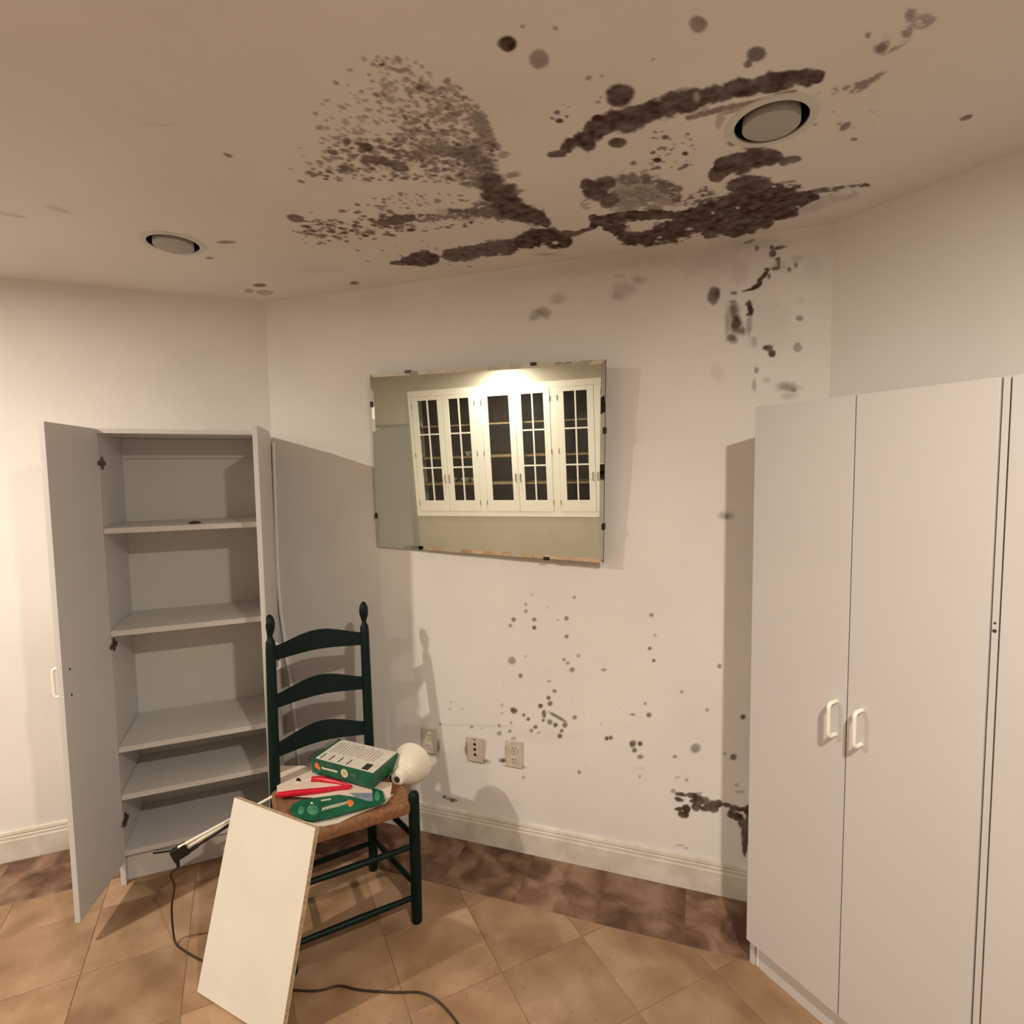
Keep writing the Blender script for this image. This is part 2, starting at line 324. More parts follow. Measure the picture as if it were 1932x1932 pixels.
cm.line([(1352, 331, 13), (1370, 312, 17), (1400, 306, 22), (1430, 299, 22), (1462, 296, 15)], .84, soft=.25, wob=.3)
cm.line([(1478, 306, 9), (1503, 298, 7)], .75, soft=.5, wob=.4)
for q in [(1380, 271, 14, 7, 0, .5), (1425, 281, 32, 7, 0, .7), (1358, 228, 10, 26, 8, .3), (1385, 208, 34, 6, -18, .4)]: E_(*q[:5], tone=q[5], soft=.5, wob=.4)
for q in [(1110, 350, 18, 14, 0, .86), (1125, 362, 30, 22, 0, .84), (1150, 378, 26, 16, 0, .78), (1145, 345, 26, 16, 0, .8)]: E_(*q[:5], tone=q[5], soft=.3, wob=.4)
for q in [(1200, 352, 60, 28, 0, .42), (1250, 368, 44, 28, 10, .46), (1180, 375, 50, 24, 0, .5)]: E_(*q[:5], tone=q[5], soft=.35, wob=.5, holes=.15)
for q in [(1190, 340, 34, 16, -8, .66), (1225, 340, 40, 18, 10, .7), (1255, 355, 38, 22, 20, .72), (1275, 372, 18, 14, 0, .74), (1215, 368, 46, 20, 0, .6), (1180, 392, 30, 10, 0, .45), (1235, 392, 30, 10, 0, .5), (1105, 385, 14, 14, 0, .35)]:
    E_(*q[:5], tone=q[5], soft=.5, wob=.7, holes=.28)
cm.line([(1118, 412, 7), (1135, 418, 10), (1160, 430, 14), (1185, 446, 15), (1215, 452, 14), (1245, 444, 18), (1280, 430, 22), (1310, 416, 24), (1345, 410, 27), (1380, 400, 30), (1412, 388, 34), (1445, 384, 33), (1475, 382, 27), (1505, 376, 17), (1535, 372, 10)], .88, soft=.22, wob=.5)
cm.line([(1120, 424, 8), (1170, 410, 10), (1230, 405, 9), (1290, 404, 9), (1340, 390, 10)], .88, soft=.3, wob=.5)
cm.line([(1340, 436, 16), (1400, 430, 16), (1440, 418, 14)], .85, soft=.25, wob=.5)
cm.line([(1380, 352, 12), (1410, 346, 14), (1440, 350, 16), (1470, 360, 14)], .82, soft=.3, wob=.6)
cm.line([(1300, 380, 10), (1325, 368, 13), (1345, 372, 10)], .72, soft=.4, wob=.7, holes=.4)
cm.line([(1505, 372, 9), (1540, 362, 6), (1590, 354, 5), (1638, 349, 4)], .78, soft=.6, wob=.6, holes=.42)
cm.line([(1520, 390, 16), (1570, 376, 14), (1610, 368, 10)], .2, soft=.8, wob=.6)
cm.line([(1455, 348, 4), (1500, 342, 3)], .5, soft=.8, wob=.8)
for x, y, a, b in [(1202, 431, 26, 9), (1190, 422, 14, 4), (1245, 448, 7, 3), (1345, 402, 4, 3), (1392, 392, 4, 3), (1460, 352, 6, 2), (1490, 352, 7, 2), (1300, 432, 10, 3)]: E_(x, y, a, b, -8, tone=.85, mode='cut', soft=.5)
cm.line([(765, 492, 8), (790, 488, 13), (815, 488, 13)], .86, soft=.25, wob=.4)
cm.line([(850, 482, 12), (880, 478, 14), (920, 470, 13), (962, 466, 14)], .78, soft=.25, wob=.4)
cm.line([(985, 455, 14), (1010, 448, 17), (1040, 450, 18), (1062, 454, 14)], .88, soft=.25, wob=.35)
cm.line([(1060, 445, 9), (1090, 440, 5), (1120, 428, 4)], .8, soft=.4, wob=.4)
E_(1048, 458, 6, 3, 0, tone=.9, mode='cut')
cm.line([(740, 496, 5), (780, 497, 5)], .75, soft=.4)
for q in [(905, 235, 16, 30, -15, .55), (922, 262, 14, 22, -15, .45), (890, 296, 34, 20, 0, .66), (912, 312, 26, 18, 0, .74), (880, 330, 30, 14, 10, .5), (900, 345, 34, 16, 10, .66), (850, 285, 40, 12, 0, .66), (820, 282, 40, 12, 0, .6),
          (790, 293, 34, 9, 5, .62), (710, 305, 22, 12, 10, .76), (745, 318, 30, 8, 8, .74), (648, 320, 22, 10, -8, .74), (625, 322, 16, 9, 0, .72), (596, 331, 18, 6, 0, .62), (690, 340, 12, 6, 0, .6)]:
    E_(*q[:5], tone=q[5], soft=.45, wob=.55, holes=.36)
cm.line([(862, 285, 16), (890, 300, 20), (915, 320, 20), (912, 345, 18), (935, 360, 18)], .68, soft=.45, wob=.6, holes=.22)
cm.line([(800, 285, 9), (850, 282, 11), (880, 285, 13)], .62, soft=.5, wob=.7, holes=.3)
cm.line([(690, 303, 9), (720, 305, 10), (755, 312, 8)], .72, soft=.4, wob=.5)
cm.line([(905, 222, 12), (912, 245, 14), (922, 265, 12)], .5, soft=.35, wob=.35)
cm.line([(850, 398, 6), (900, 400, 10), (950, 405, 14)], .72, soft=.45, wob=.5, holes=.2)
cm.line([(928, 352, 24), (945, 372, 27), (960, 390, 27), (985, 402, 22), (1012, 412, 15), (1028, 420, 9)], .86, soft=.35, wob=.45)
cm.line([(915, 385, 16), (900, 402, 12), (870, 408, 10)], .7, soft=.5, wob=.5, holes=.3)
for q in [(968, 330, 16, 9, -10, .5), (950, 292, 14, 9, 0, .4), (955, 350, 16, 8, 0, .5), (975, 360, 20, 5, 0, .55)]: E_(*q[:5], tone=q[5], soft=.6, wob=.6)
cm.line([(722, 420, 8), (745, 416, 11), (775, 412, 8)], .78, soft=.4, wob=.5)
cm.line([(790, 412, 8), (840, 408, 9), (890, 410, 11)], .58, soft=.5, wob=.7, holes=.4)
E_(860, 400, 60, 12, 0, tone=.3, soft=.8, wob=.5)
E_(1030, 480, 26, 4, 0, tone=.25, soft=.8)
grid_mesh('ceiling', cm, lambda X, Y: np.stack([X, Y, np.full_like(X, ZC)], -1), M['ceil'], [(cx, cy, .083) for cx, cy in CANS]+[(c[0], c[1], .083) for c in LIT_CANS if .95 < c[1]])

BRX = 0.412; BLX = -1.95
xs = axis_coords(BLX-.01, BRX+.02, -1.2, BRX+.02, .0042, .2); zs = axis_coords(-.01, ZC+.01, .1, ZC+.01, .0042, .2)
wm = MouldMap(xs, zs, lambda x, y: hit(x, y, (0, 1, 0), YB)[[0, 2]])
def wz(lst, ox, oy, k, gs=1.32, **kw):
    for q in lst:
        x, y, a = q[:3]; b, rot, tone = (a, 0, q[3]) if len(q) == 4 else ((q[3], 0, q[4]) if len(q) == 5 else q[3:6])
        wm.px(ox+x*k, oy+y*k, a*k*gs, b*k*gs, rot, tone, **kw)
spots = [(632, 130, 9, .2), (883, 147, 10, .5), (598, 190, 8, .5), (598, 228, 11, .5), (527, 277, 14, .65), (507, 313, 11, .55), (648, 277, 13, .75), (648, 325, 11, .9), (838, 270, 13, .65), (787, 280, 6, .6), (838, 377, 13, .65),
 (517, 518, 22, .5), (595, 492, 6, .4), (567, 607, 12, .65), (908, 490, 11, .45), (823, 512, 10, .55), (845, 532, 10, .55), (870, 572, 15, .55), (1055, 572, 17, 8, .45), (733, 640, 13, 6, .45), (767, 697, 12, .65), (732, 738, 14, .8), (742, 770, 15, .75),
 (685, 785, 13, .85), (706, 830, 11, 24, .8), (700, 870, 9, .65), (530, 812, 22, 15, 20, .8), (587, 838, 11, .7), (612, 862, 12, .75), (655, 908, 13, .75), (632, 930, 11, .6), (675, 943, 11, 6, .45), (740, 880, 16, .65), (773, 897, 14, .75), (827, 897, 16, .82),
 (785, 850, 58, 10, 30, .75), (810, 930, 11, .75), (798, 963, 15, .75), (885, 852, 13, .65), (1042, 888, 8, .25), (1075, 975, 12, .8), (1098, 972, 13, .85), (1227, 835, 13, 7, .55), (1323, 837, 16, .75), (1300, 772, 8, .55), (1338, 250, 12, .55), (1357, 370, 9, .35),
 (1328, 447, 11, .75), (1350, 518, 10, .8), (1515, 702, 10, .45), (1665, 808, 11, .45), (1737, 550, 13, .6), (1875, 850, 14, .8), (1818, 1085, 18, .75), (1768, 1065, 9, .4), (1597, 1033, 28, .55), (1475, 1083, 15, 9, .55), (1227, 1007, 19, .85), (1272, 1007, 16, .8),
 (1238, 1045, 13, .75), (1272, 1085, 17, 12, .6), (1268, 1200, 8, .45), (913, 1175, 10, .65), (585, 1205, 10, .45), (443, 900, 10, .55), (443, 947, 12, .55), (458, 780, 9, .35), (458, 828, 7, .35), (512, 885, 7, .5), (505, 935, 10, .6), (525, 975, 18, 10, .35), (280, 908, 10, .55),
 (97, 893, 8, .5), (340, 918, 6, .35), (160, 762, 7, .35), (152, 805, 7, .35), (225, 805, 6, .3), (1265, 1150, 40, 6, .1), (1490, 1205, 18, 8, .25), (1543, 1220, 10, 10, .4), (1500, 1605, 30, 7, .3), (1540, 1620, 20, 6, .35), (725, 205, 9, .18), (525, 1230, 6, .15), (1840, 1250, 12, .35), (1860, 1290, 30, 10, .3)]
wz(spots, 800, 1080, .3209, soft=.5, wob=.25)
wz([(253, 1035, 12, 40, .6), (320, 1108, 60, 12, 8, .6), (465, 1105, 22, 13, .95), (530, 1140, 60, 8, 5, .6), (482, 1050, 8, 40, .35), (365, 1110, 14, 12, .6), (40, 1062, 45, 14, 20, .5), (84, 1030, 10, 36, .55)], 800, 1080, .3209, gs=1.7, soft=.7, wob=.4)
wz([(330, 900, 240, 7, 2, .14), (150, 895, 80, 5, 2, .12), (700, 960, 300, 50, 0, .05)], 800, 1080, .3209, soft=.9, wob=.3)
dk = [(1465, 1285, 12, .5), (1512, 1305, 34, 11, 10, .93), (1500, 1335, 26, 12, 15, .93), (1505, 1390, 28, 11, 0, .93), (1540, 1388, 26, 24, 0, .92), (1525, 1422, 28, 20, 0, .92), (1580, 1312, 34, 16, 15, .92), (1575, 1345, 14, 10, .9), (1612, 1340, 34, 26, .9), (1600, 1375, 26, 26, .9), (1650, 1350, 34, 30, .82),
      (1660, 1385, 36, 20, .88), (1700, 1372, 34, 34, .88), (1732, 1360, 24, 22, .95), (1782, 1366, 28, 13, 8, .93), (1830, 1385, 34, 18, 10, .93), (1860, 1392, 34, 14, .95), (1815, 1420, 28, 24, .85), (1850, 1440, 36, 22, 25, .92), (1870, 1470, 22, 30, .88), (1883, 1520, 16, 50, .88), (1885, 1600, 14, 60, .9),
      (1612, 1300, 22, 8, .5), (1905, 1500, 20, 90, .85), (1910, 1400, 30, 30, .9)]
wz(dk, 800, 1080, .3209, soft=.3, wob=.35)
for x, y, a, b in [(1555, 1335, 14, 6), (1560, 1370, 8, 5), (1520, 1402, 9, 4), (1640, 1368, 14, 8), (1835, 1405, 12, 6)]: wm.px(800+x*.3209, 1080+y*.3209, a*.32, b*.32, 0, .7, mode='cut', soft=.6)
wz([(150, 1328, 42, 11, 10, .75), (120, 1318, 14, 8, .85), (170, 1338, 24, 10, 10, .8)], 800, 1080, .3209, soft=.7, wob=.9, holes=.4)
up_ = [(930, 130, 52, 12, -10, .93), (850, 130, 17, .85), (860, 185, 28, 26, .8), (905, 235, 20, 16, .72), (912, 275, 14, 28, .74), (890, 318, 40, 16, -10, .8), (810, 330, 25, 14, .9), (785, 380, 50, 18, -50, .95), (742, 440, 20, 24, 0, .97), (700, 488, 44, 17, -28, 1), (640, 518, 44, 10, -12, 1),
       (505, 545, 26, 14, .65), (322, 560, 46, 66, 15, .76), (830, 390, 10, 22, .85), (655, 690, 22, 56, -8, .97), (640, 640, 26, 10, 20, .8), (640, 738, 24, 12, -20, .9), (630, 655, 22, 8, 20, .8), (815, 1045, 38, 20, .95), (852, 1090, 26, 28, .92), (1105, 775, 30, 26, .55), (1085, 1040, 28, 32, .42), (710, 1250, 20, 26, .55), (1070, 290, 15, 24, .6), (1010, 330, 18, 26, .6), (715, 138, 15, 26, .62), (655, 75, 48, 12, -15, .5), (1050, 1428, 22, 13, .65)]
wz(up_, 1280, 440, .207, gs=1.5, soft=.4, wob=.4)
wz([(500, 625, 46, 24, .72), (505, 700, 62, 90, .7), (525, 830, 62, 120, .92), (490, 955, 56, 50, 30, .85), (580, 890, 30, 50, .7), (450, 800, 34, 180, .4), (560, 890, 40, 50, .7), (645, 830, 36, 120, .42), (690, 990, 40, 60, .35), (990, 1400, 120, 52, .5), (1000, 1480, 90, 40, .22), (690, 1380, 22, 70, .35), (800, 1340, 40, 30, .2), (1080, 230, 60, 40, .2),
    (920, 300, 80, 60, .2), (350, 1280, 70, 90, .1), (900, 660, 36, 10, .2), (1110, 620, 50, 40, .1), (560, 350, 90, 120, .1), (200, 250, 260, 150, .10), (780, 90, 260, 60, .10), (1250, 300, 120, 150, .06), (820, 800, 260, 300, .07)], 1280, 440, .207, soft=.8, wob=.4)
wz([(1022, 590, 20, 12, .5), (1010, 597, 14, 9, .4), (1053, 565, 18, 11, .25), (1165, 558, 16, 10, .28), (1178, 545, 24, 16, .2), (1205, 528, 14, 8, .25), (1168, 520, 12, 6, .15), (1372, 973, 16, 8, .4), (1372, 973, 7, 7, .6), (1220, 480, 200, 20, -8, .08), (700, 580, 100, 30, -8, .05), (1130, 500, 260, 18, -8, .08)], 0, 0, 1, soft=.8, wob=.4)
for i in range(160):
    x = random.gauss(1090, 150); y = random.gauss(1330, 90)
    if 830 < x < 1400 and 1120 < y < 1500: wm.px(x, y, 1.6, 1.3, 0, random.uniform(.1, .35), soft=.9)
grid_mesh('wall_back', wm, lambda X, Y: np.stack([X, np.full_like(X, YB), Y], -1), M['wall'], flip=False)

# other walls, 0.1 m thick slabs
def wall(name, p, q, z0=-.02, z1=ZC+.0, m=None, spots=None):
    p = np.array([*p, 0.]); q = np.array([*q, 0.]); d = (q-p)/np.linalg.norm(q-p); n = np.array([-d[1], d[0], 0]); n = n if n@(np.array([-1, 0, 0])-p) < 0 else -n
    return struct(build(name, MB().hexa([p+V3(0, 0, z0), q+V3(0, 0, z0), q+n*.1+V3(0, 0, z0), p+n*.1+V3(0, 0, z0), p+V3(0, 0, z1), q+V3(0, 0, z1), q+n*.1+V3(0, 0, z1), p+n*.1+V3(0, 0, z1)]), m or M['wall']))
BL = V3(BLX, YB, 0); BR = V3(BRX, YB, 0)
# exact intersections with the side wall planes
def on(nv, c, y): return V3((c-nv[1]*y)/nv[0], y, 0)
BLi = on(nL, NLW, YB); BRi = on(nR, NRW, YB)
PL = BLi-dL*4.0; PR = BRi+dR*2.7
w2 = .098; e2 = V3(math.cos(w2), -math.sin(w2), 0); n2 = V3(math.sin(w2), math.cos(w2), 0)
DF = 2.5; DWALL = 2.82                                 # cabinet fronts, opposite wall
def FO(t, n, z): return e2*t+n2*n+V3(0, 0, z)
wall('wall_left', BLi[:2], PL[:2]); wall('wall_right', BRi[:2], PR[:2])
yo = lambda x: (-DF-.012-n2[0]*x)/n2[1]
wall('wall_far_left', PL[:2], (PL[0], yo(PL[0]))); wall('wall_far_right', PR[:2], (PR[0], yo(PR[0])))
wf = MB(); WF = -DF-.012; tl, tr = PL[0]-.9, PR[0]+.9          # opposite wall with the recess the built-in cabinet sits in
for a0, a1, z0, z1 in ((tl, -3.801, -.02, ZC), (-.899, tr, -.02, ZC), (-3.801, -.899, -.02, .547), (-3.801, -.899, 2.166, ZC)): wf.box(FO, a0, a1, -DWALL-.05, WF, z0, z1)
struct(build('wall_front', wf, mat('beige_wall_paint', (.50, .47, .395), .7, .03, 3, .3)))

# ------------------------------------------------------------------ floor tiles
fl = struct(build('floor', MB().box(lambda a, b, c: V3(a, b, c), -5.2, 2.8, -3.3, 2.2, -.06, -.0022), mat('grout', (.27, .175, .105), .9, .1, 20, .1), loc=(0, 0, 0)))
TM = tile_mat('travertine_tile', (.235, .136, .072), (.305, .190, .108), (.39, .256, .16), .5, .2, 6.0)
TB = tile_mat('brown_marble_border', (.085, .040, .024), (.165, .088, .055), (.29, .180, .125), .42, .5, 9.5)
def clip(poly, n, d):   # keep n.p >= d
    out = []
    for i in range(len(poly)):
        a, b = poly[i], poly[(i+1) % len(poly)]; da, db = n[0]*a[0]+n[1]*a[1]-d, n[0]*b[0]+n[1]*b[1]-d
        if da >= 0: out.append(a)
        if (da >= 0) != (db >= 0): t = da/(da-db); out.append((a[0]+(b[0]-a[0])*t, a[1]+(b[1]-a[1])*t))
    return out
YBORD, NBL, NBR = 1.857, -2.575, -1.575
ROOM = [((nL[0], nL[1]), NLW), ((nR[0], nR[1]), NRW), ((0, -1), -YB), ((1, 0), PL[0]), ((-1, 0), -PR[0]), ((n2[0], n2[1]), -DWALL)]
def inset(poly, g):
    c = np.mean(poly, 0); out = poly
    for i in range(len(poly)):
        a = np.array(poly[i]); b = np.array(poly[(i+1) % len(poly)]); d = b-a
        if np.linalg.norm(d) < 1e-5: continue
        n = np.array([-d[1], d[0]])/np.linalg.norm(d); n = n if n@(c-a) > 0 else -n
        out = clip(out, n, n@a+g)
    return out
def tile_prism(mb, poly, dz):
    g = .0012
    lo = [V3(*p, -.012) for p in poly]; ctr = np.mean(poly, 0)
    n = len(poly); top = [V3(*p, dz-.001) for p in poly]; tin = inset(poly, .0011)
    if len(tin) == n:
        tt = [V3(*p, dz) for p in tin]
        # inset may rotate the start index; match by distance
        k = min(range(n), key=lambda k: sum(np.linalg.norm(np.array(tin[(i+k) % n])-np.array(poly[i])) for i in range(n)))
        tt = [V3(*tin[(i+k) % n], dz) for i in range(n)]
        mb.add(lo+top+tt, [(i, (i+1) % n, n+(i+1) % n, n+i) for i in range(n)]+[(n+i, n+(i+1) % n, 2*n+(i+1) % n, 2*n+i) for i in range(n)]+[tuple(range(2*n, 3*n))])
    else:
        mb.add(lo+top, [(i, (i+1) % n, n+(i+1) % n, n+i) for i in range(n)]+[tuple(range(n, 2*n))])
T0, V0, PER = -.748, 2.165, .431
far = MB(); ntile = 0
for i in range(-14, 14):
    for j in range(-16, 14):
        a0, a1 = T0+PER*i, T0+PER*(i+1); b0, b1 = V0+PER*j, V0+PER*(j+1)
        poly = [((a-b)/2, (a+b)/2) for a, b in ((a0, b0), (a1, b0), (a1, b1), (a0, b1))]
        for n, d in ROOM[3:]+[((0, -1), -YBORD), ((nL[0], nL[1]), NBL), ((nR[0], nR[1]), NBR)]:
            poly = clip(poly, n, d)
            if len(poly) < 3: break
        if len(poly) < 3: continue
        ar = abs(sum(poly[k][0]*poly[(k+1) % len(poly)][1]-poly[(k+1) % len(poly)][0]*poly[k][1] for k in range(len(poly))))/2
        if ar < 4e-4: continue
        poly = inset(poly, .0010)
        if len(poly) < 3: continue
        c = np.mean(poly, 0)
        if c[1] > .75 and c[0] > -2.9 and c[0] < 1.2:
            mb = MB(); tile_prism(mb, poly, random.uniform(-.0006, .0002)); build('floor_tile', mb, TM, fl); ntile += 1
        else: tile_prism(far, poly, 0)
o = build('floor_tile_field', far, TM, fl); o['kind'] = 'stuff'
# dark border tiles along back, left and right walls
def border(poly):
    poly = inset(poly, .0010)
    if len(poly) < 3: return
    mb = MB(); tile_prism(mb, poly, random.uniform(-.0005, .0002)); build('border_tile', mb, TB, fl)
for k in range(-8, 8):
    x0 = -.954+.303*k; p = [(x0, YBORD), (x0+.303, YBORD), (x0+.303, YB), (x0, YB)]
    # mitre against the side walls' borders
    for n, d in ((nL, NLW), (nR, NRW)): p = clip(p, (n[0], n[1]), d) if len(p) > 2 else p
    if len(p) > 2: border(p)
for (dv, nv, n0, n1, s0) in ((dL, nL, NLW, NBL, -.2), (dR, nR, NRW, NBR, -.9)):
    for k in range(0, 9):
        sg = -1 if nv is nL else 1
        sa, sb = s0+sg*.303*k, s0+sg*.303*(k+1); sa, sb = min(sa, sb), max(sa, sb)
        if nv is nL and k == 0: sb += .4
        if nv is nR and k == 0: sa -= .4
        q = [dv*sa+nv*n0, dv*sb+nv*n0, dv*sb+nv*n1, dv*sa+nv*n1]; p = clip([(v[0], v[1]) for v in q], (0, -1), -YBORD)
        if len(p) > 2: border(p)

# ------------------------------------------------------------------ baseboards
def baseboard(name, p, q, nin):
    prof = [(0, 0), (.016, 0), (.016, .088), (.013, .094), (.013, .104), (.010, .108), (.012, .114), (.009, .124), (.004, .128), (0, .128)]
    mb = MB(); n = len(prof); p = np.array(p, float); q = np.array(q, float); nin = np.array(nin, float)
    vs = [p+nin*a+V3(0, 0, b) for a, b in prof]+[q+nin*a+V3(0, 0, b) for a, b in prof]
    mb.add(vs, [(i, (i+1) % n, n+(i+1) % n, n+i) for i in range(n)]+[tuple(range(n-1, -1, -1)), tuple(range(n, 2*n))])
    return struct(build(name, mb, M['base']))
baseboard('baseboard_back', BLi+V3(0, 0, 0), BRi, (0, -1, 0)); baseboard('baseboard_left', BLi, PL, nL); baseboard('baseboard_right', BRi, PR, nR)

# ------------------------------------------------------------------ ceiling cans
def can(cx, cy, lit, label, tilt=0):
    root = empty('recessed_light', (cx, cy, ZC)); tag(root, label, 'ceiling light', 'recessed ceiling lights')
    c = V3(cx, cy, ZC)
    ring = [(.000, .079), (-.003, .080), (-.004, .086), (-.003, .098), (.0, .100)]
    build('trim_ring', MB().lathe(ring, c, seg=56, cap=False), M['trimw'], root, smooth=True)
    build('housing', MB().lathe([(-.003, .0795), (.0, .0795), (.05, .078), (.10, .07), (.101, .001)], c, seg=48, cap=False), M['black'], root, smooth=True)
    ax = (math.sin(tilt)*.8, -math.sin(tilt), math.cos(tilt))
    build('lens', MB().lathe([(-.013, .001), (-.0125, .056), (-.010, .062), (.004, .0625), (.02, .060), (.06, .05)], c, ax, seg=48, cap=False), M['emit'] if lit else M['lens'], root, smooth=True)
can(*CANS[0], False, 'unlit round recessed ceiling light with grey lens amid the dark mould, right of centre', .03)
can(*CANS[1], False, 'unlit round recessed ceiling light on the clean ceiling above the open white cabinet', -.04)
for c, lb in zip(LIT_CANS, ('lit recessed ceiling light behind the camera on the left', 'lit recessed ceiling light behind the camera on the right', 'lit recessed ceiling light near the glass-door cabinet')):
    cx, cy, _ = c; root = empty('recessed_light', (cx, cy, ZC)); tag(root, lb, 'ceiling light', 'recessed ceiling lights')
    build('trim_ring', MB().lathe([(.0, .06), (-.006, .062), (-.008, .086), (-.004, .097), (.0, .099)], (cx, cy, ZC), seg=48, cap=False), M['trimw'], root, smooth=True)
    build('lens', MB().lathe([(-.001, .001), (-.001, .061)], (cx, cy, ZC), seg=48, cap=False), M['emit'], root)

# ------------------------------------------------------------------ D handle
def d_handle(F, s, n, z0, z1, out, parent, name='handle'):
    """bar from z0 to z1 standing off the face at n by out, F frame"""
    r = .0055; c = .012; pts = []
    for i in range(7):
        a = math.pi/2*i/6; pts.append(F(s, n+(out-c)+c*math.sin(a), z1-c+c*math.cos(a)) if i else F(s, n, z1))
    pts = [F(s, n, z1)]+[F(s, n+(out-c)+c*math.sin(math.pi/2*i/6), z1-c+c*math.cos(math.pi/2*i/6)) for i in range(7)]
    pts += [F(s, n+(out-c)+c*math.cos(math.pi/2*i/6), z0+c-c*math.sin(math.pi/2*i/6)) for i in range(7)]+[F(s, n, z0)]
    return build(name, MB().tube(pts, r, 10), M['handle'], parent, smooth=True)

# ------------------------------------------------------------------ open wardrobe on the left
H = 1.784; TH = .018
S0, S1, NF, NBK = -.645, -.040, -2.513, -2.868
root = empty('storage_cabinet', FL_((S0+S1)/2, (NF+NBK)/2, 0))
tag(root, 'tall narrow white cabinet standing open in the left corner with empty shelves', 'cabinet')
build('side_panel', MB().box(FL_, S0, S0+TH, NBK, NF, 0, H), M['lam'], root, bevel=.0012)
build('side_panel', MB().box(FL_, S1-TH, S1, NBK, NF, 0, H), M['lam'], root, bevel=.0012)
build('top_panel', MB().box(FL_, S0+TH, S1-TH, NBK, NF-.001, H-TH, H), M['lam'], root, bevel=.0012)
build('back_panel', MB().box(FL_, S0+TH, S1-TH, NBK+.001, NBK+.006, .1, H-TH), M['lamin'], root)
build('bottom_panel', MB().box(FL_, S0+TH, S1-TH, NBK+.007, NF-.001, .117, .137), M['lam'], root, bevel=.0012)
build('kick_board', MB().box(FL_, S0+TH, S1-TH, NF-.045, NF-.030, 0, .116), M['lam'], root, bevel=.001)
build('back_rail', MB().box(FL_, S0+TH, S1-TH, NBK+.007, NBK+.022, H-TH-.085, H-TH-.001), M['lam'], root, bevel=.001)
for z in (1.41, 1.015, .556, .364):
    build('shelf', MB().box(FL_, S0+TH+.001, S1-TH-.001, NBK+.008, NF-.003, z-.021, z), M['lamin'], root, bevel=.0012)
hl = MB()
for zc in (1.25, 1.15, .9, .8, .7, .45, .25):
    for nn in (NF-.05, NBK+.06):
        hl.lathe([(0, .0028), (.0008, .0025)], FL_(S0+TH, nn, zc), dL, seg=8)
build('peg_holes', hl, M['hole'], root)['kind'] = 'stuff'
def hinge(F, s, n, z, parent, arm):
    mb = MB(); mb.box(F, s, s+.010, n-.055, n+.004, z-.008, z+.008); mb.box(F, s, s+.005, n-.045, n-.030, z-.024, z+.024)
    mb.box(F, s+.002, s+.013, n-.004, n+.012, z-.006, z+.006); build('hinge', mb, M['hinge'], parent, bevel=.001)
for z in (1.655, .955, .25): hinge(FL_, S0+TH, NF, z, root, 1)
def door(F, hs, hn, ang, w, z0, z1, name='door', th=.017):
    """hinged at hs on the left: opens to angle ang from the closed plane"""
    a = math.radians(ang); c, s_ = math.cos(a), math.sin(a)
    def G(t, m, z): return F(hs+t*c-m*s_, hn+t*s_+m*c, z)   # t along door, m outward from face
    return G
GL = None
def GLd(t, m, z, a=math.radians(102)):    # left door: closed plane runs +s; outward side = outer face
    return FL_(S0+.016+t*math.cos(a)-m*math.sin(a), NF+.006+t*math.sin(a)+m*math.cos(a), z)
DZ0, DZ1 = .095, 1.782; DW = .288
d = build('door', MB().box(GLd, -.004, DW+.006, 0, .017, DZ0, DZ1), M['lam'], root, bevel=.001)
d['label'] = 'left door swung wide open'
d_handle(lambda s, n, z: GLd(s, n, z), DW-.035, .017, .868, .966, .034, d)
for z in (.873, .961): build('screw_hole', MB().lathe([(0, .0042), (.001, .0035)], GLd(DW-.035, 0, z), GLd(0, -1, 0)-GLd(0, 0, 0), seg=10), M['hole'], d)
def GRd(t, m, z, a=math.radians(83.5)):     # right door hinged at S1
    return FL_(S1-.017-t*math.cos(a)+m*math.sin(a), NF+.004+t*math.sin(a)+m*math.cos(a), z)
d2 = build('door', MB().box(GRd, -.003, DW+.004, 0, .017, DZ0, DZ1), M['lam'], root, bevel=.001)
d2['label'] = 'right door standing open toward the room'
d_handle(GRd, DW-.035, .017, .868, .966, .034, d2)
# things lying on the top shelf
mb = MB(); p0 = hit(357, 983, (0, 0, 1), 1.41); p0[2] = 1.411
p0 = FL_(-.33, -2.56, 1.4105)
mb.tube([p0+dL*(-.02)+V3(0, 0, .004), p0+dL*.0+V3(0, 0, .006), p0+dL*.022+V3(0, 0, .004)], [.004, .006, .003], 8); mb.tube([p0+nL*.012+V3(0, 0, .003), p0+nL*(-.010)+dL*.01+V3(0, 0, .003)], .003, 8)
tag(build('loose_bracket', mb, M['hinge']), 'small dark metal fitting lying on the top shelf of the open cabinet', 'hardware')

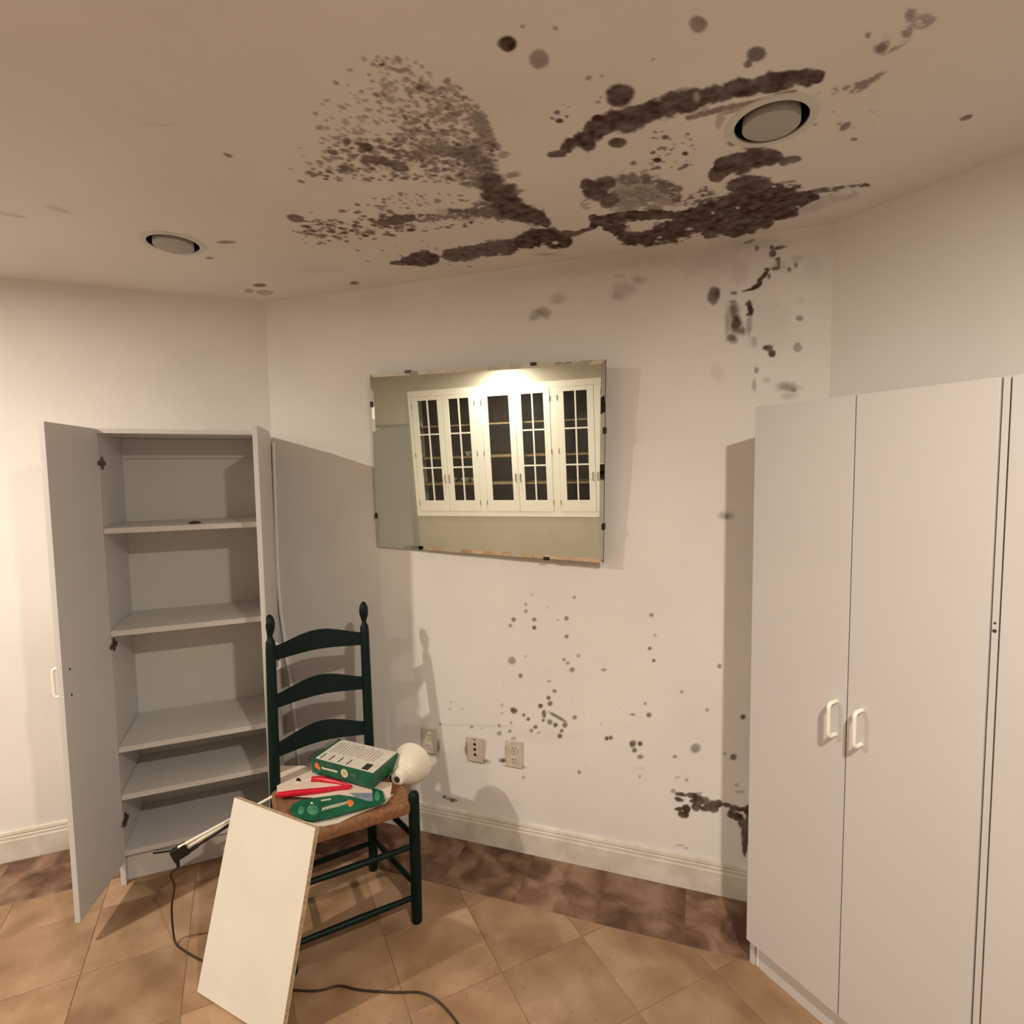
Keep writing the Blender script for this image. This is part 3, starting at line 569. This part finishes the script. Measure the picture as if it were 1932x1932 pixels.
# ------------------------------------------------------------------ closed cabinets on the right
DWD = .2955; HZ0, HZ1 = .880, .972
def closed_cabinet(sA, nd, label, ndoor=2, extra=True):
    w = DWD*ndoor; sB = sA+w; nf = -1.495; nb = -1.80
    root = empty('wardrobe_cabinet', FR_((sA+sB)/2, (nf+nb)/2, 0)); tag(root, label, 'cabinet', 'closed white cabinets along the right wall')
    build('side_panel', MB().box(FR_, sA, sA+TH, nb, nf, 0, H), M['lam'], root, bevel=.0012)
    build('side_panel', MB().box(FR_, sB-TH, sB, nb, nf, 0, H), M['lam'], root, bevel=.0012)
    build('top_panel', MB().box(FR_, sA+TH, sB-TH, nb, nf, H-TH, H), M['lam'], root, bevel=.001)
    build('bottom_panel', MB().box(FR_, sA+TH, sB-TH, nb, nf-.001, .100, .118), M['lam'], root)
    build('back_panel', MB().box(FR_, sA+TH, sB-TH, nb+.001, nb+.006, .118, H-TH), M['lamin'], root)
    build('kick_board', MB().box(FR_, sA+TH+.012, sB-TH, nf-.020, nf-.006, 0, .098), M['lam'], root)
    if extra: build('foot_block', MB().box(FR_, sA+TH+.001, sA+TH+.011, nf-.024, nf-.008, 0, .098), M['edge'], root)
    for k in range(ndoor):
        a = sA+DWD*k+.0015; b = sA+DWD*(k+1)-.0015
        d = build('door', MB().box(FR_, a, b, nf+.002, -1.475, .088, H+.001), M['lam'], root, bevel=.0012)
        hs = (b-.027) if k == 0 else (a+.037)
        if extra: d_handle(FR_, hs, -1.475, HZ0, HZ1, .034, d)
    return root
closed_cabinet(-1.110, 2, 'tall white cabinet with two closed doors and two small white pull handles, nearest the corner')
mb = MB(); sC = -1.110+.591
fil = build('filler_strip', MB().box(FR_, sC+.0015, sC+.0135, -1.80, -1.479, 0, H+.002), M['lam'], bevel=.001)
tag(fil, 'narrow white upright filler strip between the two white cabinets at right', 'panel')
sc = MB().lathe([(0, .0045), (.0015, .004)], FR_(sC+.007, -1.480, 1.245), nR, seg=12); sc.lathe([(0, .003), (.0015, .0025)], FR_(sC+.007, -1.480, 1.262), nR, seg=12)
build('screw', sc, M['hinge'], fil)
closed_cabinet(sC+.016, 2, 'second tall white cabinet, cut off by the right edge of the picture', extra=False)

# ------------------------------------------------------------------ mirror
KM = 2.078/2.100
Cm, Wm, Hm = CAM+(V3(-.857, 2.100, 1.640)-CAM)*KM, 1.020*KM, .755*KM
lean, rot_, yw = .056, .026, -.047
nm = V3(math.sin(yw)*math.cos(lean), -math.cos(yw)*math.cos(lean), -math.sin(lean)); ex = V3(math.cos(yw), math.sin(yw), 0); ez = np.cross(nm, ex); ez = -ez if ez[2] < 0 else ez
Xm = ex*math.cos(rot_)-ez*math.sin(rot_); Zm = ex*math.sin(rot_)+ez*math.cos(rot_)
def FM(a, b, c): return Cm+Xm*a+Zm*b+nm*c
mroot = empty('wall_mirror', Cm); tag(mroot, 'large rectangular mirror hanging slightly crooked on the back wall, reflecting white glass-door cabinets', 'mirror')
BV = .016; w_, h_ = Wm/2, Hm/2
build('mirror_glass', MB().add([FM(-w_+BV, -h_+BV, 0), FM(w_-BV, -h_+BV, 0), FM(w_-BV, h_-BV, 0), FM(-w_+BV, h_-BV, 0)], [(0, 1, 2, 3)]), M['mirror'], mroot)
rim = MB(); seg_n = 14
def bevel_strip(p, q, pi_, qi_, nseg):
    # outer edge p-q, inner edge pi-qi, slightly wavering polish per facet
    for i in range(nseg):
        t0, t1 = i/nseg, (i+1)/nseg; wob = random.choice((-.0016, -.0009, -.0003, .0004, .0008, .0013))
        a = p+(q-p)*t0+nm*wob; b = p+(q-p)*t1+nm*wob; c_ = pi_+(qi_-pi_)*t1; d_ = pi_+(qi_-pi_)*t0
        rim.add([a, b, c_, d_], [(0, 1, 2, 3)])
oc = [FM(-w_, -h_, -.0012), FM(w_, -h_, -.0012), FM(w_, h_, -.0012), FM(-w_, h_, -.0012)]
ic = [FM(-w_+BV, -h_+BV, 0), FM(w_-BV, -h_+BV, 0), FM(w_-BV, h_-BV, 0), FM(-w_+BV, h_-BV, 0)]
for k in range(4): bevel_strip(oc[k], oc[(k+1) % 4], ic[k], ic[(k+1) % 4], (22, 12, 22, 12)[k])
build('bevelled_edge', rim, M['mirror'], mroot)
build('backing', MB().hexa([FM(-w_, -h_, -.0135), FM(w_, -h_, -.0135), FM(w_, h_, -.0135), FM(-w_, h_, -.0135), FM(-w_, -h_, -.0062), FM(w_, -h_, -.0062), FM(w_, h_, -.0062), FM(-w_, h_, -.0062)]), M['cord'], mroot)
for a, b in ((-.32, h_), (.23, h_), (-w_, .245), (-w_, -.235), (w_, -.235), (w_, .12), (.28, -h_)):
    if abs(b) == h_: f = lambda x, y, z, a=a, b=b: FM(a+x, b+y*(1 if b > 0 else -1), z)
    else: f = lambda x, y, z, a=a, b=b: FM(a+y*(1 if a > 0 else -1), b+x, z)
    build('clip', MB().box(f, -.012, .012, -.007, .005, -.015, .003), M['black'], mroot, bevel=.0015)
# wire hook behind the top edge
build('hanger', MB().box(lambda a, b, c: FM(a, b, c), -.06, .06, .20, .24, -.047, -.0137), M['hinge'], mroot)

# ------------------------------------------------------------------ outlets
def outlet(cx, cy, label, style, off=0.0, ry=0):
    c = hit(cx, cy, (0, 1, 0), YB); t = ry
    def F(a, b, n): return c+V3(a*math.cos(t)-b*math.sin(t), 0, a*math.sin(t)+b*math.cos(t))+V3(0, -n-(off*(1+b/.06)), 0)
    root = empty('wall_outlet', c); tag(root, label, 'outlet', 'outlet plates low on the back wall')
    build('cover_plate', MB().box(lambda a, n, b: F(a, b, n), -.037, .037, .001, .007, -.058, .058), M['plate'], root, bevel=.003, seg=3)
    if style == 'coax':
        mb = MB()
        for b in (.026, .002, -.022): mb.lathe([(.006, .0065), (.0082, .006)], F(0, b, 0), (0, -1, 0), seg=16)
        build('socket', mb, M['hole'], root)
    else:
        for b in (.024, -.024) if style == 'duplex' else (.018, -.018):
            f = build('socket_face', MB().lathe([(.006, .0165), (.0095, .0155)], F(0, b, 0), (0, -1, 0), seg=20), M['plate'], root, bevel=.0008)
            mb = MB()
            for a in (-.006, .006): mb.box(lambda x, n, y, a=a, b=b: F(a+x, b+y+.003, n), -.0012, .0012, .009, .0101, -.004, .004)
            mb.lathe([(.009, .0025), (.0102, .0024)], F(0, b-.008, 0), (0, -1, 0), seg=8)
            build('slots', mb, M['hole'], f)
    build('screw', MB().lathe([(.006, .003), (.0078, .0026)], F(0, 0 if style != 'coax' else .048, 0), (0, -1, 0), seg=10), M['hole'] if style != 'duplex' else M['steel'], root)
outlet(811, 1396, 'dingy outlet plate on the back wall in the chair shadow, nearest the lamp shade', 'duplex', .002, -.03)
outlet(898, 1412, 'dirty wall plate with three dark holes one above another, middle of three', 'coax', .006, -.03)
outlet(971, 1422, 'grimy outlet plate furthest right of three low on the back wall', 'duplex', .001, -.01)

# ------------------------------------------------------------------ thin pale tube down the back wall by the corner
pts = [hit(x, y, (0, 1, 0), YB-.009) for x, y in ((516, 835), (518, 900), (521, 990), (525, 1100), (530, 1155), (537, 1204), (541, 1245), (549, 1287), (553, 1330), (559, 1376), (563, 1430), (568, 1500))]
pts.append(V3(pts[-1][0], YB-.022, .12))
tag(build('wall_strand', MB().tube(pts, .0085, 10), M['strand'], smooth=True), 'thin pale strand running down the back wall beside the open cabinet', 'strand')

# ------------------------------------------------------------------ ladder-back chair
cFR, cFL, cBR, cBL = V3(-.953, 1.667, 0), V3(-1.235, 1.355, 0), V3(-1.249, 1.847, 0), V3(-1.475, 1.575, 0)
tBR, tBL = V3(-1.300, 1.912, 1.085), V3(-1.520, 1.635, 1.085)
croot = empty('ladderback_chair', (cFR+cFL+cBR+cBL)/4); tag(croot, 'dark green ladder-back wooden chair with brown seat and ball finials', 'chair')
def ppos(f, t, z):    # back post centre at height z: upright to the seat, then leaning
    k = max(0, (z-.42)/(1.085-.42)); return V3(f[0]+(t[0]-f[0])*k, f[1]+(t[1]-f[1])*k, z)
for f, t in ((cBR, tBR), (cBL, tBL)):
    zz = [.0, .006, .20, .42, .44, .70, .96, .984, .992, 1.0, 1.008, 1.018, 1.032, 1.048, 1.062, 1.074, 1.082, 1.085]
    rr = [.0155, .017, .0185, .019, .019, .0185, .0175, .0165, .013, .0085, .009, .0125, .0165, .018, .0165, .012, .006, .001]
    build('leg', MB().tube([ppos(f, t, z) for z in zz], rr, 20), M['green'], croot, smooth=True)
for f in (cFR, cFL):
    zz = [0, .006, .10, .30, .46, .474, .482, .486]; rr = [.0165, .019, .0195, .02, .0195, .018, .013, .002]
    build('leg', MB().tube([V3(f[0], f[1], z) for z in zz], rr, 20), M['green'], croot, smooth=True)
cross = (cBR-cBL)/np.linalg.norm(cBR-cBL); backd = np.cross(cross, (0, 0, 1)); backd = backd if backd@(cBR-cFR) > 0 else -backd
for z0, z1, rise in ((.913, .962, .032), (.738, .786, .033), (.560, .610, .033)):
    mb = MB(); N_ = 18; vs = []; fs = []
    for i in range(N_+1):
        t = i/N_; e = .5-.5*math.cos(2*math.pi*t); ee = e**.8
        zt = z1+rise*ee; zb = z0+.006*e
        bow = backd*(.030*math.sin(math.pi*t))
        for z in (zb, zt):
            c = ppos(cBL, tBL, z)*(1-t)+ppos(cBR, tBR, z)*t+bow; c[2] = z
            vs += [c-backd*.004, c+backd*.004]
    for i in range(N_):
        a = 4*i; b = a+4; fs += [(a, b, b+2, a+2), (a+1, a+3, b+3, b+1), (a+2, b+2, b+3, a+3), (a, a+1, b+1, b)]
    fs += [(0, 2, 3, 1), (4*N_, 4*N_+1, 4*N_+3, 4*N_+2)]
    build('back_slat', mb.add(vs, fs), M['green'], croot, smooth=True, bevel=.0012)
for a, b, z in ((cFL, cFR, .095), (cFL, cFR, .285), (cBL, cBR, .115), (cBL, cBR, .30), (cFR, cBR, .135), (cFR, cBR, .315), (cFL, cBL, .135), (cFL, cBL, .315)):
    A = V3(a[0], a[1], z); B = V3(b[0], b[1], z)
    build('stretcher', MB().tube([A+(B-A)*t for t in (.03, .2, .5, .8, .97)], [.0085, .010, .0115, .010, .0085], 12), M['green'], croot, smooth=True)
# woven seat, wrapping round the rails, notched at the posts
def seat():
    mb = MB(); C = (cFR+cFL+cBR+cBL)/4; cor = [cFL, cFR, cBR, cBL]; out = []
    for k in range(4):
        A = cor[k]; B = cor[(k+1) % 4]; d = (B-A)/np.linalg.norm(B-A); nrm = np.cross(d, (0, 0, 1)); nrm = nrm if nrm@((A+B)/2-C) > 0 else -nrm
        L_ = np.linalg.norm(B-A)
        for t in np.linspace(.024/L_, 1-.024/L_, 13): out.append(A+(B-A)*t+nrm*.014)
    n = len(out); prof = [(.0, .412), (1.0, .416), (1.012, .425), (1.012, .442), (1.0, .452), (.97, .457), (.6, .452), (.3, .447), (.02, .445)]
    vs = []
    for s_, z in prof:
        for p in out: q = C+(p-C)*max(s_, .02); vs.append(V3(q[0], q[1], z))
    fs = [(i*n+k, i*n+(k+1) % n, (i+1)*n+(k+1) % n, (i+1)*n+k) for i in range(len(prof)-1) for k in range(n)]+[tuple(range(n)), tuple((len(prof)-1)*n+k for k in range(n))]
    return mb.add(vs, fs)
build('seat', seat(), M['rush'], croot, smooth=True)

# ------------------------------------------------------------------ loose board leaning on the chair
c0 = V3(-1.470, 1.208, 0); u_ = V3(.360, -.050, 0); v_ = V3(.021, .158, .540)
u_n = u_/np.linalg.norm(u_); v_n = v_/np.linalg.norm(v_); bn = np.cross(u_n, v_n); bn = bn if bn@(CAM-c0) > 0 else -bn
c0 = c0+V3(0, 0, .0)-bn*0
lift = max(0, -(c0-bn*.016)[2]); c0 = c0+V3(0, 0, lift)
def FB(a, b, n): return c0+u_n*a+v_n*b+bn*n
bw, bh = np.linalg.norm(u_), np.linalg.norm(v_)
broot = empty('loose_board', FB(bw/2, 0, -.008)); tag(broot, 'loose rectangular white laminate board leaning against the front of the green chair', 'board')
build('laminate_face', MB().box(FB, 0, bw, 0, bh, -.001, 0), M['lam2'], broot)
build('chipboard_core', MB().box(FB, .0003, bw-.0003, .0003, bh-.0003, -.0155, -.0011), M['chip'], broot)
build('laminate_back', MB().box(FB, 0, bw, 0, bh, -.0165, -.0156), M['lam2'], broot)

# ------------------------------------------------------------------ desk lamp lying across the seat
P0 = pz(338, 1603, .365); P1 = pz(520, 1489, .465)
dd = (P1-P0)/np.linalg.norm(P1-P0); PE = P1+dd*.085; PE[2] = .466
J = pz(737, 1437, .487)
NK = pz(756, 1463, .475); RM = pz(783, 1428, .462)
lroot = empty('desk_lamp', P1); tag(lroot, 'cream swing-arm desk lamp lying across the seat of the chair with black joints', 'lamp')
sd = np.cross(dd, (0, 0, 1)); sd /= np.linalg.norm(sd); vd = np.cross(sd, dd); vd = vd if vd[2] > 0 else -vd
for o_ in (.011, -.011): build('arm_bar', MB().tube([P0+vd*o_+sd*o_*.4, PE+vd*(o_*.3)+sd*o_], .0052, 10), M['lampw'], lroot, smooth=True)
build('spring_wire', MB().tube([P0+dd*.02-vd*.024, P0+dd*.12-vd*.024, P0+dd*.24-vd*.018], .0042, 8), M['black'], lroot, smooth=True)
mb = MB(); mb.tube([pz(290, 1608, .36), P0-dd*.0+V3(0, 0, .003)], .0062, 10)
mb.box(lambda a, b, c: P0+dd*a+sd*b+vd*c, -.026, .022, -.010, .010, -.030, .012); mb.tube([P0-vd*.028-dd*.02, P0-vd*.024+dd*.05], .007, 8)
mb.tube([P0-vd*.01-dd*.012, P0-vd*.045-dd*.02+V3(0, 0, -.01)], [.009, .005], 8)
build('base_joint', mb, M['black'], lroot, bevel=.002)
for o_ in (.009, -.009): build('arm_bar', MB().tube([PE+sd*o_, J+np.array([0, 0, o_*.6])+sd*o_*.3], .005, 10), M['lampw'], lroot, smooth=True)
build('elbow_joint', MB().lathe([(-.012, .009), (.012, .009)], PE, sd, seg=16), M['black'], lroot, bevel=.002)
jn = MB().lathe([(-.014, .010), (.014, .010)], J, (.6, .6, .3), seg=14); jn.tube([J+V3(0, 0, .016), J, (J+NK)/2, NK], [.006, .008, .007, .006], 10)
build('head_joint', jn, M['black'], lroot, bevel=.0015)
axl = (RM-NK); axl_n = axl/np.linalg.norm(axl)
axl_n = axl_n*.9+V3(.10, .25, .05); axl_n /= np.linalg.norm(axl_n)
prof = [(-.030, .012), (-.028, .024), (-.012, .030), (.004, .032), (.012, .042), (.035, .058), (.065, .070), (.092, .077), (.098, .079), (.0975, .0765), (.09, .074), (.06, .066), (.03, .053), (.006, .038), (.0, .01)]
build('lamp_shade', MB().lathe(prof, NK, axl_n, seg=48, cap=False), M['lampw'], lroot, smooth=True)
build('bulb', MB().lathe([(.002, .012), (.02, .014), (.04, .026), (.055, .028), (.07, .02), (.077, .002)], NK, axl_n, seg=24), M['ceramic'], lroot, smooth=True)
def smooth_path(p, n=8):
    out = []
    for i in range(len(p)-1):
        a, b, c, d = p[max(i-1, 0)], p[i], p[i+1], p[min(i+2, len(p)-1)]
        for k in range(n):
            t = k/n; out.append(.5*((2*b)+(c-a)*t+(2*a-5*b+4*c-d)*t*t+(3*b-a-3*c+d)*t**3))
    return out+[p[-1]]
zc = .0042
cp = [P0-vd*.045-dd*.02+V3(0, 0, -.01), pz(322, 1650, .28), pz(329, 1672, .235), pz(324, 1710, .15), pz(326, 1750, .055), pz(331, 1778, .010), pz(345, 1792, zc), pz(380, 1812, zc), pz(440, 1842, zc), pz(500, 1862, zc), pz(556, 1868, zc), pz(600, 1869, zc), pz(640, 1860, zc), pz(680, 1868, zc), pz(740, 1872, zc), pz(795, 1873, zc), pz(830, 1892, zc), pz(865, 1934, zc), pz(890, 1990, zc), pz(890, 2080, zc)]
build('power_cord', MB().tube(smooth_path(cp), .0033, 8), M['cord'], lroot, smooth=True)['label'] = 'thin dark brown cord trailing over the floor tiles'

# ------------------------------------------------------------------ packages on the seat
def card(name, px, z0, th, m, parent=None, bevel=0, zs=None):
    poly = [pz(x, y, z0) if zs is None else pz(x, y, zs[i]) for i, (x, y) in enumerate(px)]
    return build(name, MB().prism(poly, (0, 0, th)), m, parent, bevel=bevel)
def ovalpx(cx, cy, a, b, rot, n=24, pw=1):
    t = math.radians(rot); out = []
    for k in range(n):
        w = 2*math.pi*k/n; x = a*np.sign(math.cos(w))*abs(math.cos(w))**pw; y = b*np.sign(math.sin(w))*abs(math.sin(w))**pw
        out.append((cx+x*math.cos(t)-y*math.sin(t), cy+x*math.sin(t)+y*math.cos(t)))
    return out
ZS = .458
o = card('cream_card', [(560, 1545), (585, 1532), (665, 1520), (700, 1500), (742, 1500), (728, 1515), (690, 1530), (662, 1542), (640, 1553), (610, 1560), (590, 1557)], ZS, .003, M['pwhite'])
tag(o, 'cream card with rounded front edge at the bottom of the pile on the chair', 'packaging')
# opened pack with red-handled tool
r1 = empty('tool_pack', pz(600, 1480, ZS)); tag(r1, 'opened pink card pack with a red-handled tool under the green box', 'packaging')
card('backing_card', [(521, 1446), (575, 1446), (640, 1470), (740, 1478), (736, 1506), (700, 1512), (600, 1506), (523, 1502)], 0, .003, M['pink'], r1, zs=[.474, .474, .474, .473, .463, .463, .463, .463])
def rp(x, y, dz=0): return pz(x, y, ZS+.018+dz)
build('red_handle', MB().tube([rp(524, 1500), rp(560, 1496), rp(610, 1491), rp(640, 1487), rp(660, 1486)], [.0095, .011, .0095, .008, .007], 12), M['red'], r1, smooth=True)
build('red_handle', MB().tube([rp(588, 1470, .004), rp(604, 1470, .002), rp(640, 1477), rp(662, 1484)], [.009, .012, .007, .006], 12), M['red'], r1, smooth=True)
build('red_tip', MB().tube([rp(708, 1476), rp(718, 1470), rp(722, 1466)], [.008, .009, .005], 10), M['red'], r1, smooth=True)
card('blue_insert', [(648, 1491), (700, 1487), (712, 1520), (690, 1516), (668, 1502)], ZS+.0085, .002, M['blue'], r1)
card('print_mark', ovalpx(531, 1473, 4, 5, 0, 10), ZS+.0075, .0004, M['pgrey'], r1)
# green blister pack
r2 = empty('blister_pack', pz(640, 1520, ZS)); tag(r2, 'long green card pack with white lettering and orange mark, front of the seat', 'packaging')
zg = ZS+.012
card('backing_card', [(546, 1530), (552, 1518), (570, 1511), (600, 1506), (640, 1501), (668, 1505), (690, 1512), (704, 1514), (702, 1488), (722, 1494), (727, 1512), (716, 1519), (672, 1530), (625, 1543), (590, 1550), (562, 1545)], zg, .0035, M['pgreen'], r2)
zg += .0038
card('pale_print', ovalpx(568, 1529, 6, 8, 10, 14), zg, .0004, M['pgreen2'], r2); card('pale_print', ovalpx(590, 1528, 11, 10, 10, 14), zg, .0004, M['pgreen2'], r2); card('pale_print', ovalpx(712, 1502, 5, 9, 0, 12), zg, .0004, M['pgreen2'], r2)
mk = MB()
def stroke(pts, w, z, mb):
    for (x0, y0), (x1, y1) in zip(pts, pts[1:]):
        L_ = math.hypot(x1-x0, y1-y0)+1e-6; nx, ny = -(y1-y0)/L_*w/2, (x1-x0)/L_*w/2
        mb.prism([pz(x0+nx, y0+ny, z), pz(x1+nx, y1+ny, z), pz(x1-nx, y1-ny, z), pz(x0-nx, y0-ny, z)], (0, 0, .0004))
def scribble(x0, y0, x1, y1, hgt, w, z, mb, n=10):
    pts = []
    for i in range(n*2+1):
        t = i/(n*2); s_ = (hgt/2)*(1 if i % 2 else -1)*(.6+.4*abs(math.sin(i*1.7))); pts.append((x0+(x1-x0)*t-(y1-y0)/abs(x1-x0)*s_*.0, y0+(y1-y0)*t+s_))
    stroke(pts, w, z, mb)
scribble(609, 1526, 653, 1515, 5.5, 2.6, zg, mk); stroke([(607, 1529), (653, 1517)], 1.2, zg, mk); scribble(606, 1510, 624, 1508, 3, 2, zg, mk, 5); scribble(588, 1515, 588.5, 1519, 5, 4, zg, mk, 1)
build('white_lettering', mk, M['pcream'], r2)
card('orange_mark', [(653, 1513), (658, 1509), (664, 1510), (668, 1514), (665, 1520), (660, 1523), (656, 1518)], zg, .0005, M['porange'], r2)
# box on top, tilted
r3 = empty('product_box', pz(650, 1450, .49)); tag(r3, 'green and white printed box lying on top of the pile on the chair', 'box')
Zb = .545
TL_, TR_, TF, TLf = pz(623, 1389, Zb+.004), pz(735, 1416, Zb-.002), pz(703, 1460, Zb-.006), pz(583, 1429, Zb)
exb = TF-TLf; eyb = TL_-TLf; Wb = np.linalg.norm(exb); exb /= Wb; eyb = eyb-exb*(eyb@exb); Hb = np.linalg.norm(eyb); eyb /= Hb; nb_ = np.cross(exb, eyb); nb_ = nb_ if nb_[2] > 0 else -nb_
def FX(a, b, c): return TLf+exb*a+eyb*b+nb_*c
HB = .056
build('carton', MB().box(FX, .012, Wb, 0, Hb, -HB, 0), M['pgreen'], r3, bevel=.0015)
build('film_sleeve', MB().box(FX, -.012, .013, .002, Hb+.004, -HB+.006, .001), M['film'], r3, bevel=.004)
build('label_panel', MB().box(FX, .026, Wb-.001, .004, Hb-.003, .0001, .0008), M['pwhite'], r3)
pr = MB()
for i in range(4): pr.box(FX, .040+.040*i, .045+.040*i, .012, .012+.035, .0009, .0012)
pr.box(FX, Wb-.058, Wb-.030, .010, .048, .0009, .0013)
build('printed_blocks', pr, M['pblack'], r3)['kind'] = 'stuff'
pr = MB(); rg = random.Random(3)
for i in range(15):
    x = .045+i*(Wb-.08)/15
    pr.box(FX, x, x+.004, .058+rg.uniform(0, .01), Hb-.012-rg.uniform(0, .02), .0009, .0011)
build('printed_lines', pr, M['pgrey'], r3)
def FS(a, b, c): return FX(a, -c, -b)      # front side: a along, b down, c outward
mk = MB(); x = .060
rg = random.Random(5)
for i in range(9):
    h2 = rg.choice((.0095, .008, .009)); mk.box(FS, x, x+.0075, .0225+(.010-h2)+.0008*(i % 3), .0305+.0008*(i % 2), .0002, .0007); x += .0081
build('white_lettering', mk, M['pcream'], r3)
mk = MB().lathe([(.0002, .0115), (.0009, .011)], FS(.036, .024, 0), -eyb, seg=7); mk.lathe([(.0002, .007), (.001, .007)], FS(.046, .032, 0), -eyb, seg=6); build('orange_mark', mk, M['porange'], r3)
mk = MB()
for k in range(9):
    w = 2*math.pi*k/9; mk.lathe([(.0003, .0062), (.0008, .006)], FS(.163+.0105*math.cos(w), .026+.0105*math.sin(w), 0), -eyb, seg=9)
build('daisy_petals', mk, M['pcream'], r3); build('daisy_centre', MB().lathe([(.0003, .0072), (.0013, .0068)], FS(.163, .026, 0), -eyb, seg=14), M['pyellow'], r3)
mk = MB(); scr = [(.19, .018), (.20, .03), (.205, .018), (.212, .034)]
for (a, b), (c_, d_) in zip(scr, scr[1:]): mk.box(FS, min(a, c_), min(a, c_)+.004, min(b, d_), max(b, d_), .0002, .0006)
build('pale_print', mk, M['pgreen2'], r3)

# ------------------------------------------------------------------ glass-door cabinet across the room (seen in the mirror)
groot = empty('glass_door_cabinet', FO(-2.36, -DF-.15, .545)); tag(groot, 'white built-in cabinet with glass-paned doors, seen reflected in the wall mirror', 'cabinet')
G0, G1, GZ0, GZ1 = -3.800, -.900, .548, 2.165; FN = -DF; BN = -DWALL+.005
build('carcass', (lambda m: (m.box(FO, G0, G1, BN, FN-.022, GZ0, GZ0+.03), m.box(FO, G0, G1, BN, FN-.022, GZ1-.03, GZ1), m.box(FO, G0, G0+.03, BN, FN-.022, GZ0+.03, GZ1-.03), m.box(FO, G1-.03, G1, BN, FN-.022, GZ0+.03, GZ1-.03),
      [m.box(FO, G0+.965*k-.02, G0+.965*k+.02, BN+.02, FN-.024, GZ0+.03, GZ1-.03) for k in (1, 2)])[0] and m)(MB()), M['cabw'], groot)
build('back_panel', MB().box(FO, G0+.03, G1-.03, BN, BN+.012, GZ0+.03, GZ1-.03), M['dark'], groot)
fr = MB(); fr.box(FO, G0-.01, G1+.01, FN-.021, FN, GZ1-.065, GZ1+.01); fr.box(FO, G0-.01, G1+.01, FN-.021, FN, GZ0-.01, GZ0+.055)
fr.box(FO, G0-.01, G0+.045, FN-.021, FN, GZ0+.055, GZ1-.065); fr.box(FO, G1-.045, G1+.01, FN-.021, FN, GZ0+.055, GZ1-.065)
for k in (1, 2): fr.box(FO, G0+.965*k-.045, G0+.965*k+.045, FN-.021, FN, GZ0+.055, GZ1-.065)
build('face_frame', fr, M['cabw'], groot, bevel=.002)
for z in (1.72, 1.31, .965): build('shelf', MB().box(FO, G0+.04, G1-.04, BN+.015, FN-.045, z-.018, z), M['wood'], groot)
for k in range(3):
    a0 = G0+.965*k+.047; a1 = G0+.965*(k+1)-.047; mid = (a0+a1)/2
    for j, (p, q) in enumerate(((a0, mid-.002), (mid+.002, a1))):
        z0, z1 = GZ0+.057, GZ1-.067; gz0, gz1 = .748, 2.047; sw = .078
        d = MB(); n0, n1 = FN-.018, FN+.004
        d.box(FO, p, q, n0, n1, z0, gz0); d.box(FO, p, q, n0, n1, gz1, z1); d.box(FO, p, p+sw, n0, n1, gz0, gz1); d.box(FO, q-sw, q, n0, n1, gz0, gz1)
        dr = build('door', d, M['cabw'], groot, bevel=.002)
        build('pane', MB().box(FO, p+sw, q-sw, FN-.010, FN-.007, gz0, gz1), M['glass'], dr)
        if not (k == 1 and j == 0):
            mu = MB(); c_ = (p+q)/2; mu.box(FO, c_-.009, c_+.009, FN-.013, FN+.002, gz0, gz1)
            for t in (1/3, 2/3): zz_ = gz0+(gz1-gz0)*t; mu.box(FO, p+sw, q-sw, FN-.0125, FN+.0015, zz_-.009, zz_+.009)
            build('muntin', mu, M['cabw'], dr)
        hx = q-.028 if j == 0 else p+.028
        build('pull', MB().tube([FO(hx, FN+.004, 1.085), FO(hx, FN+.03, 1.08), FO(hx, FN+.03, .99), FO(hx, FN+.004, .985)], .006, 8), M['steel'], dr)
        for z in (.72, 1.35, 1.98):
            hh = p-.001 if j == 0 else q+.001
            build('hinge', MB().tube([FO(hh, FN+.006, z-.03), FO(hh, FN+.006, z+.03)], .005, 8), M['steel'], dr)
k = 0
for t, n, z, r_, lb in ((-3.35, -2.66, .965, .085, 'wide white bowl'), (-3.15, -2.68, .965, .06, 'small white bowl'), (-3.0, -2.67, .965, .07, 'white serving bowl'), (-3.08, -2.67, 1.31, .045, 'white cup')):
    c = FO(t, n, z)
    o = build('bowl', MB().lathe([(0, r_*.45), (.006, r_*.5), (.03, r_*.85), (.055, r_), (.055, r_*.95), (.03, r_*.8), (.012, r_*.4)], c, seg=28, cap=True), M['ceramic'], smooth=True)
    tag(o, lb+(' on the middle shelf behind glass, seen in the mirror' if z > 1 else ' on the bottom shelf behind glass at the left of the mirror image'), 'bowl', 'dishes behind the glass doors')
rg = random.Random(4)
for i in range(7):
    t = -2.74+.062*i; z = 1.72 if i % 2 else 1.31; c = FO(t+.02, -2.66, z); hh = rg.uniform(.10, .17)
    o = build('wine_glass', MB().lathe([(0, .026), (.003, .026), (.006, .004), (hh*.5, .004), (hh*.55, .016), (hh*.75, .026), (hh, .021)], c, seg=16, cap=True), M['glass'], smooth=True)
    tag(o, ('first', 'second', 'third', 'fourth', 'fifth', 'sixth', 'seventh')[i]+' stemmed glass from the left behind the plain-paned cabinet door, '+('upper' if i % 2 else 'middle')+' shelf', 'glass', 'glasses in the reflected cabinet')
# grey tall unit beside it
g2 = empty('grey_wall_panel', FO(-4.22, -2.50, 0)); tag(g2, 'plain tall grey panel left of the glass-door cabinet, seen reflected in the mirror', 'panel')
build('panel', MB().box(FO, -4.70, -3.815, FN-.011, FN+.018, .0, 1.75), M['grey'], g2, bevel=.003)
build('top_edge', MB().box(FO, -4.70, -3.815, FN-.011, FN+.021, 1.7505, 1.758), M['grey'], g2)
print('tiles', ntile)
